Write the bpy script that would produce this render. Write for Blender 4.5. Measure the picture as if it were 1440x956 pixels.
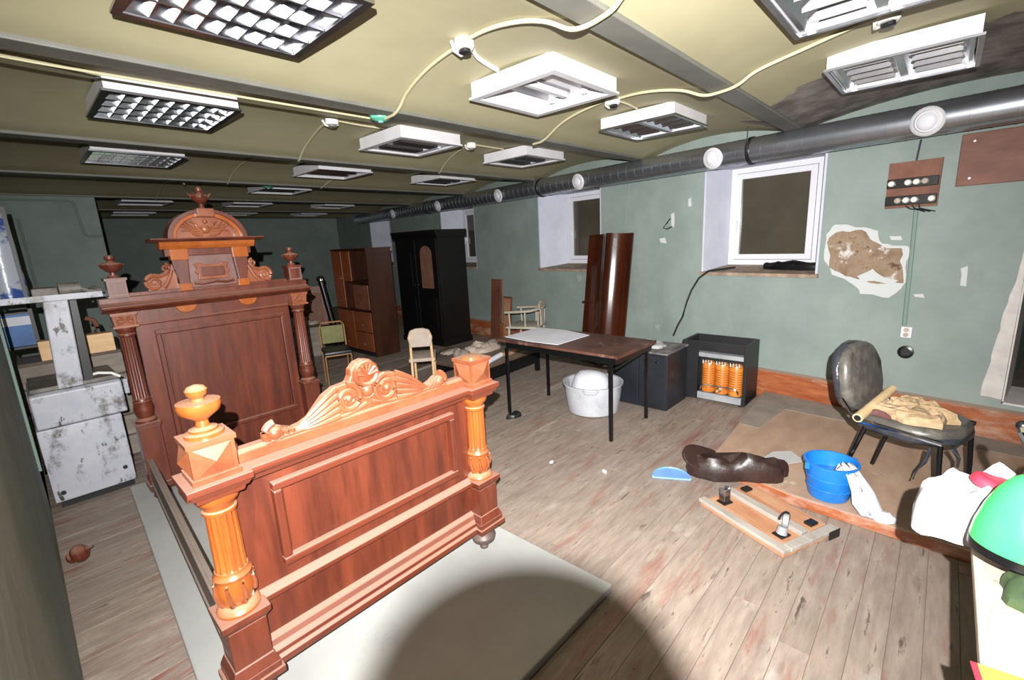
import bpy, bmesh, math, random
from mathutils import Vector, Matrix, Euler, noise

for o in list(bpy.data.objects):
    bpy.data.objects.remove(o)
SC = bpy.context.scene
COL = SC.collection
PI = math.pi
rnd = random.Random(7)

# ------------------------------------------------------------------ camera
CAM_H = 1.65
PITCH, ROLL, YAW = math.radians(12.2), math.radians(-2.9), math.radians(46.8)
fwd = Vector((math.sin(YAW)*math.cos(PITCH), math.cos(YAW)*math.cos(PITCH), -math.sin(PITCH)))
rgt0 = Vector((math.cos(YAW), -math.sin(YAW), 0))
up0 = rgt0.cross(fwd)
rgt = rgt0*math.cos(ROLL) + up0*math.sin(ROLL)
upv = -rgt0*math.sin(ROLL) + up0*math.cos(ROLL)
CAM = Vector((0, 0, CAM_H))
cd = bpy.data.cameras.new('camera')
cam = bpy.data.objects.new('camera', cd)
COL.objects.link(cam)
cd.sensor_width = 36
cd.lens = 649/1440*36
cd.clip_start = 0.02
cd.clip_end = 100
M = Matrix((rgt, upv, -fwd)).transposed().to_4x4()
M.translation = CAM
cam.matrix_world = M
SC.camera = cam

# ------------------------------------------------------------------ world (night outside), flash, exposure
w = bpy.data.worlds.new('night')
SC.world = w
w.use_nodes = True
w.node_tree.nodes['Background'].inputs[0].default_value = (0.02, 0.025, 0.035, 1)
w.node_tree.nodes['Background'].inputs[1].default_value = 0.3

FLASH = CAM - fwd*0.165 + upv*0.13 - rgt*0.006
ld = bpy.data.lights.new('camera_flash_offscreen', 'SPOT')
ld.energy = 2150
ld.spot_size = math.radians(130)
ld.spot_blend = 1.0
ld.shadow_soft_size = 0.008
ld.color = (1.0, 0.99, 0.975)
lo = bpy.data.objects.new('camera_flash_offscreen', ld)
COL.objects.link(lo)
lo.matrix_world = Matrix.Translation(FLASH) @ Matrix((rgt, upv, -fwd)).transposed().to_4x4()

SC.view_settings.view_transform = 'Standard'
SC.view_settings.look = 'None'
SC.view_settings.gamma = 1
SC.view_settings.use_curve_mapping = False
SC.view_settings.exposure = 0.0

# ------------------------------------------------------------------ helpers
def C8(r, g, b):
    f = lambda v: ((v/255+0.055)/1.055)**2.4 if v > 10 else v/255/12.92
    return (f(r), f(g), f(b), 1)

def pmat(name, c1, c2=None, scale=4, stretch=(1, 1, 1), rough=0.6, metal=0, bump=0, bscale=None,
         detail=5, lo=0.35, hi=0.65, dust=None, dustk=0.5, spec=0.5, trans=0, alpha=1, rnd_val=0, extra=None, coat=0):
    m = bpy.data.materials.new(name)
    m.use_nodes = True
    nt = m.node_tree
    N, Lk = nt.nodes, nt.links
    b = N['Principled BSDF']
    b.inputs['Roughness'].default_value = rough
    b.inputs['Metallic'].default_value = metal
    b.inputs['Specular IOR Level'].default_value = spec
    b.inputs['Transmission Weight'].default_value = trans
    b.inputs['Coat Weight'].default_value = coat
    b.inputs['Alpha'].default_value = alpha
    tc = N.new('ShaderNodeTexCoord')
    mp = N.new('ShaderNodeMapping')
    mp.inputs['Scale'].default_value = stretch
    Lk.new(tc.outputs['Object'], mp.inputs[0])
    nz = N.new('ShaderNodeTexNoise')
    nz.inputs['Scale'].default_value = scale
    nz.inputs['Detail'].default_value = detail
    nz.inputs['Roughness'].default_value = 0.62
    Lk.new(mp.outputs[0], nz.inputs['Vector'])
    oi = N.new('ShaderNodeObjectInfo')
    if rnd_val:
        ml = N.new('ShaderNodeMath'); ml.operation = 'MULTIPLY'; ml.inputs[1].default_value = 40
        Lk.new(oi.outputs['Random'], ml.inputs[0])
        av = N.new('ShaderNodeVectorMath'); av.operation = 'ADD'
        Lk.new(mp.outputs[0], av.inputs[0]); Lk.new(ml.outputs[0], av.inputs[1])
        Lk.new(av.outputs[0], nz.inputs['Vector'])
    rp = N.new('ShaderNodeValToRGB')
    rp.color_ramp.elements[0].position = lo
    rp.color_ramp.elements[1].position = hi
    rp.color_ramp.elements[0].color = c1
    rp.color_ramp.elements[1].color = c2 or c1
    Lk.new(nz.outputs['Fac'], rp.inputs[0])
    col = rp.outputs[0]
    if extra:
        for (ec, es, elo, ehi, estr) in extra:      # further blotches of another colour
            mp2 = N.new('ShaderNodeMapping'); mp2.inputs['Scale'].default_value = estr
            Lk.new(tc.outputs['Object'], mp2.inputs[0])
            n2 = N.new('ShaderNodeTexNoise'); n2.inputs['Scale'].default_value = es
            n2.inputs['Detail'].default_value = 6; n2.inputs['Roughness'].default_value = 0.7
            if rnd_val:
                av2 = N.new('ShaderNodeVectorMath'); av2.operation = 'ADD'
                Lk.new(mp2.outputs[0], av2.inputs[0]); Lk.new(ml.outputs[0], av2.inputs[1])
                Lk.new(av2.outputs[0], n2.inputs['Vector'])
            else:
                Lk.new(mp2.outputs[0], n2.inputs['Vector'])
            r2 = N.new('ShaderNodeValToRGB')
            r2.color_ramp.elements[0].position = elo; r2.color_ramp.elements[1].position = ehi
            Lk.new(n2.outputs['Fac'], r2.inputs[0])
            mx = N.new('ShaderNodeMix'); mx.data_type = 'RGBA'
            Lk.new(r2.outputs[0], mx.inputs[0]); Lk.new(col, mx.inputs[6]); mx.inputs[7].default_value = ec
            col = mx.outputs[2]
    if rnd_val:
        hs = N.new('ShaderNodeHueSaturation')
        mr = N.new('ShaderNodeMapRange')
        mr.inputs[3].default_value = 1-rnd_val; mr.inputs[4].default_value = 1+rnd_val
        Lk.new(oi.outputs['Random'], mr.inputs[0]); Lk.new(mr.outputs[0], hs.inputs['Value'])
        Lk.new(col, hs.inputs['Color']); col = hs.outputs[0]
    if dust:                                        # settled dust on faces that look up
        ge = N.new('ShaderNodeNewGeometry'); sx = N.new('ShaderNodeSeparateXYZ')
        Lk.new(ge.outputs['Normal'], sx.inputs[0])
        mr2 = N.new('ShaderNodeMapRange')
        mr2.inputs[1].default_value = 0.35; mr2.inputs[2].default_value = 0.95
        mr2.inputs[3].default_value = 0; mr2.inputs[4].default_value = dustk
        Lk.new(sx.outputs[2], mr2.inputs[0])
        mx = N.new('ShaderNodeMix'); mx.data_type = 'RGBA'
        Lk.new(mr2.outputs[0], mx.inputs[0]); Lk.new(col, mx.inputs[6]); mx.inputs[7].default_value = dust
        col = mx.outputs[2]
    Lk.new(col, b.inputs['Base Color'])
    if bump:
        bp = N.new('ShaderNodeBump'); bp.inputs['Strength'].default_value = bump
        bp.inputs['Distance'].default_value = 0.01
        if bscale:
            n3 = N.new('ShaderNodeTexNoise'); n3.inputs['Scale'].default_value = bscale
            n3.inputs['Detail'].default_value = 6
            Lk.new(mp.outputs[0], n3.inputs['Vector']); Lk.new(n3.outputs['Fac'], bp.inputs['Height'])
        else:
            Lk.new(nz.outputs['Fac'], bp.inputs['Height'])
        Lk.new(bp.outputs[0], b.inputs['Normal'])
    return m

class MB:
    """collects shapes into one mesh"""
    def __init__(s): s.bm = bmesh.new()
    def add(s, verts, faces, mtx=None):
        vs = [s.bm.verts.new((mtx @ Vector(v)) if mtx else Vector(v)) for v in verts]
        for f in faces:
            try: s.bm.faces.new([vs[i] for i in f])
            except ValueError: pass
        return s
    def box(s, c, d, rot=None, bev=0):
        x, y, z = d[0]/2, d[1]/2, d[2]/2
        m = Matrix.Translation(c)
        if rot: m = m @ Euler(rot).to_matrix().to_4x4()
        v = [(-x,-y,-z),(x,-y,-z),(x,y,-z),(-x,y,-z),(-x,-y,z),(x,-y,z),(x,y,z),(-x,y,z)]
        f = [(0,3,2,1),(4,5,6,7),(0,1,5,4),(1,2,6,5),(2,3,7,6),(3,0,4,7)]
        if bev:
            b2 = bmesh.new(); vs = [b2.verts.new(p) for p in v]
            for q in f: b2.faces.new([vs[i] for i in q])
            bmesh.ops.bevel(b2, geom=b2.edges[:], offset=bev, segments=2, affect='EDGES', profile=0.6)
            b2.verts.index_update()
            s.add([p.co[:] for p in b2.verts], [[q.index for q in fc.verts] for fc in b2.faces], m)
            b2.free(); return s
        return s.add(v, f, m)
    def bb(s, x0, x1, y0, y1, z0, z1, bev=0):
        return s.box(((x0+x1)/2,(y0+y1)/2,(z0+z1)/2), (abs(x1-x0),abs(y1-y0),abs(z1-z0)), None, bev)
    def cyl(s, p0, p1, r0, r1=None, n=16, cap=True):
        r1 = r0 if r1 is None else r1
        p0, p1 = Vector(p0), Vector(p1); ax = (p1-p0)
        q = ax.to_track_quat('Z', 'Y').to_matrix().to_4x4(); L = ax.length
        v = []; f = []
        for i in range(n):
            a = 2*PI*i/n; v.append((r0*math.cos(a), r0*math.sin(a), 0))
        for i in range(n):
            a = 2*PI*i/n; v.append((r1*math.cos(a), r1*math.sin(a), L))
        for i in range(n):
            j = (i+1) % n; f.append((i, j, n+j, n+i))
        if cap: f += [tuple(range(n-1, -1, -1)), tuple(range(n, 2*n))]
        return s.add(v, f, Matrix.Translation(p0) @ q)
    def lathe(s, prof, c=(0, 0, 0), n=20, mtx=None, flute=0, fl=None):
        v = []; f = []
        for k, (r, z) in enumerate(prof):
            for i in range(n):
                a = 2*PI*i/n; rr = r
                if flute and fl[0] <= z <= fl[1]: rr = r*(1-flute*(0.5+0.5*math.cos(a*14)))
                v.append((rr*math.cos(a), rr*math.sin(a), z))
        for k in range(len(prof)-1):
            for i in range(n):
                j = (i+1) % n; f.append((k*n+i, k*n+j, (k+1)*n+j, (k+1)*n+i))
        f.append(tuple(range(n-1, -1, -1))); o = (len(prof)-1)*n; f.append(tuple(range(o, o+n)))
        m = Matrix.Translation(c)
        return s.add(v, f, m @ mtx if mtx else m)
    def tube(s, pts, r, n=8, close=False, r1=None):
        P = [Vector(p) for p in pts]; L = len(P); v = []; f = []
        up = Vector((0, 0, 1))
        for k, p in enumerate(P):
            a = P[(k-1) % L] if (close or k) else P[0]; b = P[(k+1) % L] if (close or k < L-1) else P[-1]
            t = (b-a).normalized()
            u = up if abs(t.dot(up)) < 0.95 else Vector((1, 0, 0))
            x = t.cross(u).normalized(); y = x.cross(t)
            rr = r if r1 is None else r+(r1-r)*k/(L-1)
            for i in range(n):
                an = 2*PI*i/n; v.append(p+x*rr*math.cos(an)+y*rr*math.sin(an))
        for k in range(L if close else L-1):
            for i in range(n):
                j = (i+1) % n; k2 = (k+1) % L; f.append((k*n+i, k*n+j, k2*n+j, k2*n+i))
        if not close: f += [tuple(range(n-1, -1, -1)), tuple(range((L-1)*n, L*n))]
        return s.add(v, f)
    def prism(s, poly, h0, h1, axis='z', mtx=None):
        """poly in 2D; axis y: (x,z) extruded along y; axis x: (y,z) along x"""
        def P(p, h): return {'z': (p[0], p[1], h), 'y': (p[0], h, p[1]), 'x': (h, p[0], p[1])}[axis]
        n = len(poly); v = [P(p, h0) for p in poly]+[P(p, h1) for p in poly]
        f = [tuple(range(n-1, -1, -1)), tuple(range(n, 2*n))]+[(i, (i+1) % n, n+(i+1) % n, n+i) for i in range(n)]
        return s.add(v, f, mtx)
    def ball(s, c, r, n=14, sc=(1, 1, 1)):
        prof = [(max(1e-4, math.sin(PI*k/(n//2))*r), -math.cos(PI*k/(n//2))*r) for k in range(n//2+1)]
        m = Matrix.Diagonal((*sc, 1))
        return s.lathe(prof, c, n, m)
    def jitter(s, a, sc=8, seed=0):
        for v in s.bm.verts:
            v.co += a*Vector(noise.noise_vector(v.co*sc+Vector((seed*3.1, 0, 0))))
        return s
    def build(s, name, mat=None, parent=None, loc=None, rotz=0, smooth=False, bev=0):
        bm = s.bm
        bmesh.ops.recalc_face_normals(bm, faces=bm.faces)
        me = bpy.data.meshes.new(name); bm.to_mesh(me); bm.free()
        o = bpy.data.objects.new(name, me); COL.objects.link(o)
        if mat: me.materials.append(mat)
        if parent: o.parent = parent
        if loc is not None: o.location = loc
        if rotz: o.rotation_euler = (0, 0, rotz)
        if smooth:
            for p in me.polygons: p.use_smooth = True
            md = o.modifiers.new('es', 'EDGE_SPLIT'); md.split_angle = math.radians(40)
        if bev:
            b = o.modifiers.new('bev', 'BEVEL'); b.width = bev; b.segments = 2; b.limit_method = 'ANGLE'
        return o

def tag(o, label, cat, group=None):
    o['label'] = label; o['category'] = cat
    if group: o['group'] = group
    return o
def thing(name, label, cat, loc=(0, 0, 0), rotz=0, group=None):
    o = bpy.data.objects.new(name, None); COL.objects.link(o)
    o.location = loc; o.rotation_euler = (0, 0, rotz); o.empty_display_size = 0.1
    return tag(o, label, cat, group)
def struct(o):
    o['kind'] = 'structure'; return o
def dup(o, parent=None):
    c = o.copy(); COL.objects.link(c)
    if parent: c.parent = parent
    for ch in o.children: dup(ch, c)
    return c

# ------------------------------------------------------------------ materials
M_wall = pmat('green wall paint', C8(120,132,127), C8(133,144,139), 2.2, rough=0.75, bump=0.12, bscale=14,
              extra=[(C8(164,170,166), 1.3, 0.66, 0.74, (1,1,1)), (C8(108,120,115), 0.7, 0.56, 0.8, (1,1,1))])
M_wallfar = M_wall
M_white = pmat('white reveal paint', C8(194,196,208), C8(180,182,196), 3, rough=0.6)
M_pvc = pmat('white plastic frame', C8(212,212,218), None, rough=0.3)
M_pane = pmat('dark window glass', C8(64,60,50), C8(76,72,62), 1.2, rough=0.1, spec=0.6)
M_sill = pmat('dirty wooden sill', C8(120,100,84), C8(165,145,125), 9, rough=0.7, bump=0.2)
M_vault = pmat('cream ceiling paint', C8(156,149,118), C8(166,159,128), 1.2, rough=0.7, bump=0.05, bscale=9)
M_beam = pmat('grey painted beam', C8(92,91,85), C8(104,103,96), 4, rough=0.5)
M_orange = pmat('orange brown painted wood', C8(134,66,32), C8(160,92,52), 5, stretch=(1,1,6), rough=0.5,
                dust=C8(196,168,150), dustk=0.75, extra=[(C8(172,140,120), 2.2, 0.5, 0.66, (1,1,3)), (C8(96,44,24), 3, 0.6, 0.75, (1,1,1))])
M_plank = pmat('worn floor boards', C8(122,108,98), C8(152,138,126), 3.0, stretch=(1.5,8,8), rough=0.62, rnd_val=0.05, bump=0.3,
               lo=0.3, hi=0.7,
               extra=[(C8(130,86,76), 2.0, 0.54, 0.72, (0.9,5,5)), (C8(84,72,64), 3.0, 0.60, 0.68, (1.4,9,9)), (C8(62,50,44), 16, 0.67, 0.72, (0.6,1.2,1)),
                      (C8(182,174,164), 1.4, 0.58, 0.8, (0.8,2,2))])
M_subfloor = pmat('dark subfloor', C8(84,72,62), C8(100,88,76), 6, rough=0.9)
M_ply = pmat('plywood sheet', C8(154,122,100), C8(174,146,124), 2.4, stretch=(1,2.5,1), rough=0.65, bump=0.1,
             extra=[(C8(150,132,118), 1.6, 0.52, 0.72, (1,1,1)), (C8(206,186,166), 2.8, 0.62, 0.75, (1,1,1))])
M_sheet = pmat('white board sheet', C8(150,150,147), C8(164,164,160), 1.8, rough=0.6, extra=[(C8(136,136,134), 2, 0.6, 0.8, (1,1,1))])
M_dark = pmat('near black paint', C8(18,18,20), C8(26,26,28), 5, rough=0.45)
M_black = pmat('black lacquer', C8(10,10,12), C8(16,16,18), 3, rough=0.3)
M_bluegrey = pmat('blue black panel', C8(22,24,30), C8(30,33,40), 3, rough=0.45)
M_mah = pmat('mahogany', C8(58,23,14), C8(102,47,29), 3.2, stretch=(5,5,0.6), rough=0.42, bump=0.08, lo=0.25, hi=0.75, coat=0.15,
             dust=C8(150,112,96), dustk=0.8, extra=[(C8(62,24,15), 3, 0.55, 0.8, (4,4,0.6))])
M_mahh = pmat('mahogany rail', C8(76,31,19), C8(104,49,31), 2.2, stretch=(0.7,3,3), rough=0.42, bump=0.08, lo=0.25, hi=0.75, coat=0.15,
              dust=C8(156,118,102), dustk=0.85, extra=[(C8(62,24,15), 3, 0.55, 0.8, (0.6,4,4))])
M_mahlight = pmat('varnished orange wood', C8(126,62,24), C8(152,82,34), 4, stretch=(3,3,0.7), rough=0.3, bump=0.08, coat=0.3,
                  dust=C8(172,132,108), dustk=0.75)
M_carve = pmat('carved orange wood', C8(102,52,30), C8(132,76,49), 6, rough=0.38, bump=0.1, dust=C8(172,132,112), dustk=0.7, coat=0.1)
M_mahhd = M_mah
M_tymp = M_carve
M_bloom = pmat('bloomed wood', C8(92,62,56), C8(110,80,74), 7, rough=0.5)
M_leftwall = M_wall
M_carvehd = M_carve
M_hdlight = M_mahlight
M_grime = pmat('greyed rail wood', C8(84,66,56), C8(110,94,82), 5, stretch=(3,0.6,3), rough=0.6, dust=C8(130,120,112), dustk=0.6)
M_footgrey = pmat('dusty turned foot', C8(64,50,46), C8(84,68,62), 6, rough=0.5)
M_enamel = pmat('white machine enamel', C8(176,177,184), C8(160,162,172), 5, rough=0.45,
                extra=[(C8(84,80,76), 5.0, 0.53, 0.64, (1,1,0.8)), (C8(60,56,52), 14, 0.585, 0.64, (1,1,0.5)), (C8(118,108,94), 2.5, 0.56, 0.72, (1,1,1))])
M_grease = pmat('greasy grey metal', C8(90,86,80), C8(130,124,116), 9, rough=0.6, metal=0.2, bump=0.2)
M_metal = pmat('bright steel', C8(190,190,194), C8(170,170,176), 6, rough=0.28, metal=1)
M_zinc = pmat('zinc duct', C8(168,172,180), C8(184,188,196), 3, stretch=(1,1,1), rough=0.31, metal=0.93)
M_mirror = pmat('polished louvre', C8(196,198,204), None, rough=0.16, metal=1)
M_lampw = pmat('white lamp enamel', C8(206,204,207), C8(194,192,195), 4, rough=0.4)
M_slot = pmat('dark lamp slot', C8(40,38,38), None, rough=0.6)
M_cable = pmat('cream cable', C8(176,168,136), None, rough=0.5)
M_cablew = pmat('white cable', C8(222,222,216), None, rough=0.5)
M_blackcable = pmat('black cable', C8(24,26,26), None, rough=0.5)
M_teal = pmat('teal plastic', C8(96,176,150), None, rough=0.4)

# ================================================================== THE SETTING
WA = math.radians(8.24)                      # the window wall runs askew to the ceiling beams
WP = Vector((5.0, 1.22, 0))
WN = Vector((math.cos(WA), -math.sin(WA), 0)); WD = Vector((math.sin(WA), math.cos(WA), 0))
def onwall(o):
    o.location = WP; o.rotation_euler = (0, 0, -WA); return o
def wp(x, s, z): return WP + WN*x + WD*s + Vector((0, 0, z))
def wallx(y): return 5.0 + (y-1.22)*math.tan(WA)

# --- floor: subfloor slab and single boards
fl = struct(MB().bb(-2.2, 7.6, -3.2, 13.6, -0.12, -0.007).build('floor', M_subfloor))
yy = -1.4; row = 0
while yy < 6.4:
    wd = 0.108
    xe = wallx(yy)+0.02
    cuts = [-0.12 if yy < 4.2 else -1.7, xe]
    a = -0.5 + (row*1.37) % 2.6
    mids = [a+k*2.6 for k in range(4) if cuts[0]+0.5 < a+k*2.6 < xe-0.5]
    xs = [cuts[0]]+mids+[xe]
    for x0, x1 in zip(xs, xs[1:]):
        dz = rnd.uniform(-0.0022, 0.0)
        L = x1-x0
        MB().bb(-L/2+0.002, L/2-0.002, -wd/2+0.0009, wd/2-0.0009, -0.007, 0).build('plank', M_plank, fl, loc=((x0+x1)/2, yy+wd/2, dz))
    yy += wd; row += 1
b = MB(); k = 0
while yy < 13.2:                               # boards too far off to tell apart
    b.bb(-1.7, wallx(yy)+0.02, yy+0.002, yy+0.106, -0.007, -0.001); yy += 0.108
o = b.build('far_boards', M_plank, fl); o['kind'] = 'stuff'

# --- window wall with its openings (local: x outwards, y along, z up)
WIN = [(-0.40, 0.71, -0.26, 0.62), (2.10, 3.30, 2.22, 3.09), (4.95, 6.10, 5.05, 5.92), (8.35, 9.55, 8.45, 9.3)]
SILL, HEAD = 1.20, 2.29
b = MB(); T = 0.5
edges = [(-2.75, -1.66)]+[(w_[0], w_[1]) for w_ in WIN]
s0 = -3.6
for (a, c) in edges:
    b.bb(0, T, s0, a, -0.1, 2.85); s0 = c
b.bb(0, T, s0, 13.0, -0.1, 2.85)
b.bb(0, T, -2.75, -1.66, -0.1, 0.30).bb(0, T, -2.75, -1.66, 2.12, 2.85)
for (a, c, f0, f1) in WIN:
    b.bb(0, T, a, c, -0.1, SILL).bb(0, T, a, c, HEAD, 2.85)
wr = struct(onwall(b.build('wall_right', M_wall)))

M_plaster = pmat('bare plaster', C8(206,200,196), C8(186,180,176), 6, rough=0.85, bump=0.3)
M_brick = pmat('crumbled brown plaster', C8(120,98,78), C8(150,130,108), 9, rough=0.9, bump=0.8,
               extra=[(C8(86,64,48), 9, 0.56, 0.66, (1,1,1)), (C8(160,150,90), 4, 0.58, 0.68, (1,1,1)), (C8(196,190,184), 6, 0.58, 0.66, (1,1,1))])
M_filler = pmat('white filler', C8(186,188,188), None, rough=0.8, bump=0.3, bscale=20)
def patch(name, pts, x0, mat, seed=0, j=0.012, parent=None):
    """a thin irregular skin on the window wall, pts in (along, up)"""
    q = []
    for (p, r_) in zip(pts, pts[1:]+pts[:1]):
        n = 5
        for k in range(n):
            t = k/n; s_, z_ = p[0]+(r_[0]-p[0])*t, p[1]+(r_[1]-p[1])*t
            v = noise.noise_vector(Vector((s_*14, z_*14, seed)))
            q.append((s_+v.x*j, z_+v.y*j))
    return MB().prism(q, 0.001, -x0, 'x').build(name, mat, parent)
wr_patch = patch('plaster_patch', [(-0.44,1.56),(-0.50,1.64),(-0.66,1.62),(-0.80,1.58),(-0.84,1.47),(-1.02,1.44),(-1.03,1.17),(-1.0,1.10),(-0.93,1.04),(-0.74,1.05),(-0.68,1.14),(-0.52,1.21),(-0.45,1.33)], 0.006, M_filler, 1, 0.022, wr)
patch('plaster_patch', [(-0.46,1.54),(-0.56,1.59),(-0.72,1.58),(-0.80,1.47),(-0.98,1.43),(-1.01,1.17),(-0.90,1.15),(-0.74,1.17),(-0.62,1.22),(-0.50,1.28)], 0.010, M_brick, 2, 0.025, wr)
patch('plaster_patch', [(-0.70,1.20),(-0.80,1.27),(-0.88,1.21),(-0.98,1.18),(-0.93,1.155),(-0.75,1.165)], 0.016, M_filler, 3, 0.015, wr)
patch('plaster_patch', [(-1.548,0.335),(-1.57,0.6),(-1.585,0.85),(-1.605,1.05),(-1.63,1.3),(-1.64,1.55),(-1.659,1.6),(-1.659,0.335)], 0.006, M_plaster, 5, 0.01, wr)
for (s_, z_, a, h) in [(1.19,1.56,.05,.06),(1.07,1.78,.025,.16),(0.87,1.95,.02,.09),(-1.36,1.22,.02,.15),(-0.93,1.52,.05,.03),(-1.12,1.06,.04,.025)]:
    patch('plaster_patch', [(s_-a,z_-h/2),(s_-a*.6,z_+h/2),(s_+a,z_+h/2*.8),(s_+a*.7,z_-h/2)], 0.004, M_filler, s_, 0.012, wr)

for i, (a, c, f0, f1) in enumerate(WIN):
    wn = bpy.data.objects.new('window_%d' % (i+1), None); COL.objects.link(wn); struct(onwall(wn))
    fz0, fz1, D = 1.262, 2.27, 0.40
    b = MB()
    b.prism([(0.001,c-.001),(0.001,c-.02),(D,f1),(D+.07,f1),(D+.07,c-.001)], SILL+.001, HEAD-.001, 'z')
    b.prism([(0.001,a+.001),(0.001,a+.02),(D,f0),(D+.07,f0),(D+.07,a+.001)], SILL+.001, HEAD-.001, 'z')
    b.bb(0.001, D+.07, a+.001, c-.001, fz1, HEAD-.001)
    b.build('reveal', M_white, wn)
    MB().prism([(-0.03,SILL-.02),(-0.03,SILL+.012),(D,fz0),(D+.06,fz0),(D+.06,SILL-.0)], a-.01, c+.01, 'y').build('sill', M_sill, wn)
    b = MB(); e = 0.055
    b.bb(D,D+.07,f0,f0+e,fz0,fz1).bb(D,D+.07,f1-e,f1,fz0,fz1).bb(D,D+.07,f0+e,f1-e,fz1-e,fz1).bb(D,D+.07,f0+e,f1-e,fz0,fz0+e)
    b.build('frame', M_pvc, wn, bev=0.004)
    b = MB(); g0, g1, h0, h1 = f0+e+.004, f1-e-.004, fz0+e+.004, fz1-e-.004; e = 0.055
    b.bb(D-.012,D+.05,g0,g0+e,h0,h1).bb(D-.012,D+.05,g1-e,g1,h0,h1).bb(D-.012,D+.05,g0+e,g1-e,h1-e,h1).bb(D-.012,D+.05,g0+e,g1-e,h0,h0+e)
    sa = b.build('sash', M_pvc, wn, bev=0.004)
    MB().bb(D+.015,D+.03,g0+e-.005,g1-e+.005,h0+e-.005,h1-e+.005).build('pane', M_pane, sa)
    MB().bb(D-.03,D-.012,g1-.04,g1-.015,1.68,1.74).bb(D-.045,D-.03,g1-.038,g1-.017,1.62,1.73).build('handle', M_pvc, sa)

# dark doorway at the end of the window wall
dr = bpy.data.objects.new('door_1', None); COL.objects.link(dr); struct(onwall(dr))
b = MB().bb(T, 2.9, -2.85, -2.75, 0.2, 2.3).bb(T, 2.9, -1.66, -1.56, 0.2, 2.3).bb(2.8, 2.9, -2.75, -1.66, 0.2, 2.3).bb(T, 2.8, -2.75, -1.66, 2.12, 2.3)
struct(onwall(b.build('wall_passage', M_wall)))          # unlit passage behind the doorway
struct(onwall(MB().bb(T, 2.8, -2.75, -1.66, 0.2, 0.30).build('floor_passage', M_subfloor)))
MB().bb(-0.015, T, -2.74, -1.67, 0.30, 0.315).build('threshold', M_plaster, dr)
MB().bb(0.0, T, -1.672, -1.662, 0.316, 2.11).build('jamb', M_plaster, dr)

b = MB().bb(-0.085, -0.001, -3.4, 12.4, 0, 0.245).bb(-0.100, -0.001, -3.4, 12.4, 0.246, 0.262)
bs = struct(onwall(b.build('baseboard_right', M_orange)))

# --- other walls
struct(MB().bb(-0.42, -0.10, -3.0, 4.25, -0.1, 2.85).build('wall_left', M_leftwall))
struct(MB().bb(-2.0, -1.7, 4.25, 13.2, -0.1, 2.85).build('wall_recess', M_wallfar))
struct(MB().bb(-1.7, -0.42, 4.0, 4.25, -0.1, 2.85).build('wall_recess_end', M_wallfar))
struct(MB().bb(-2.0, 7.6, 13.0, 13.3, -0.1, 2.85).build('wall_far', M_wallfar))
struct(MB().bb(-0.42, 5.2, -3.2, -2.9, -0.1, 2.85).build('wall_back', M_wall))
pr = struct(MB().bb(-1.7, 0.94, 8.1, 8.6, 0, 2.62).build('wall_pier', M_wall))
M_pipegrey = pmat('painted pipe', C8(118,136,128), None, rough=0.6)
MB().tube([(0.72,8.08,2.40),(0.735,8.08,2.33),(0.76,8.08,2.0),(0.79,8.08,1.965),(0.93,8.08,1.965)], 0.014).build('pipe', M_pipegrey, pr)
MB().tube([(-0.3,8.08,2.40),(0.70,8.08,2.40)], 0.011).build('pipe', M_pipegrey, pr)
MB().tube([(0.0,8.085,2.18),(0.21,8.085,2.18),(0.215,8.085,1.0),(0.22,8.085,0.2)], 0.012).build('pipe', M_pipegrey, pr)

# --- vaulted ceiling between beams
BEAMS = [-1.0, 1.07, 2.64, 4.42, 6.20, 8.15, 10.2, 12.2]
HB = 0.066; ZB = 2.45; RISE = 0.11
def vault_z(y):
    E_ = [-3.3]+BEAMS+[14.2]
    for a, c in zip(E_, E_[1:]):
        if a <= y <= c:
            a2, c2 = a+HB, c-HB
            if y < a2 or y > c2: return ZB
            m, h = (a2+c2)/2, (c2-a2)/2; R = (h*h+RISE*RISE)/(2*RISE)
            return 2.47+math.sqrt(R*R-(y-m)**2)-(R-RISE)
v = []; f = []; ys = []
E_ = [-3.3]+BEAMS+[14.2]
for a, c in zip(E_, E_[1:]):
    for k in range(13): ys.append(a+HB+0.0001+(c-a-2*HB-0.0002)*k/12)
xs = [-2.0, 7.7]
for y in ys:
    z = vault_z(y)
    v += [(xs[0], y, z), (xs[1], y, z), (xs[0], y, 2.9), (xs[1], y, 2.9)]
for k in range(len(ys)-1):
    i = 4*k; f += [(i, i+1, i+5, i+4), (i+2, i+6, i+7, i+3)]
ce = MB().add(v, f)
m = M_vault; nt = m.node_tree                       # bare grey patch where the paint has come off
N, Lk = nt.nodes, nt.links
tc = N.new('ShaderNodeTexCoord'); nz = N.new('ShaderNodeTexNoise'); nz.inputs['Scale'].default_value = 3.2; nz.inputs['Detail'].default_value = 6
Lk.new(tc.outputs['Object'], nz.inputs['Vector'])
vm = N.new('ShaderNodeVectorMath'); vm.operation = 'DISTANCE'; vm.inputs[1].default_value = (4.6, 0.15, 2.5)
Lk.new(tc.outputs['Object'], vm.inputs[0])
ad = N.new('ShaderNodeMath'); ad.operation = 'MULTIPLY_ADD'; ad.inputs[1].default_value = 0.9
Lk.new(nz.outputs['Fac'], ad.inputs[0]); Lk.new(vm.outputs['Value'], ad.inputs[2])
rp = N.new('ShaderNodeValToRGB'); rp.color_ramp.elements[0].position = 0.78; rp.color_ramp.elements[1].position = 0.80
mr = N.new('ShaderNodeMath'); mr.operation = 'MULTIPLY'; mr.inputs[1].default_value = 0.5
Lk.new(ad.outputs[0], mr.inputs[0]); Lk.new(mr.outputs[0], rp.inputs[0])
rp2 = N.new('ShaderNodeValToRGB'); rp2.color_ramp.elements[0].color = C8(92,84,78); rp2.color_ramp.elements[1].color = C8(140,132,126)
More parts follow.
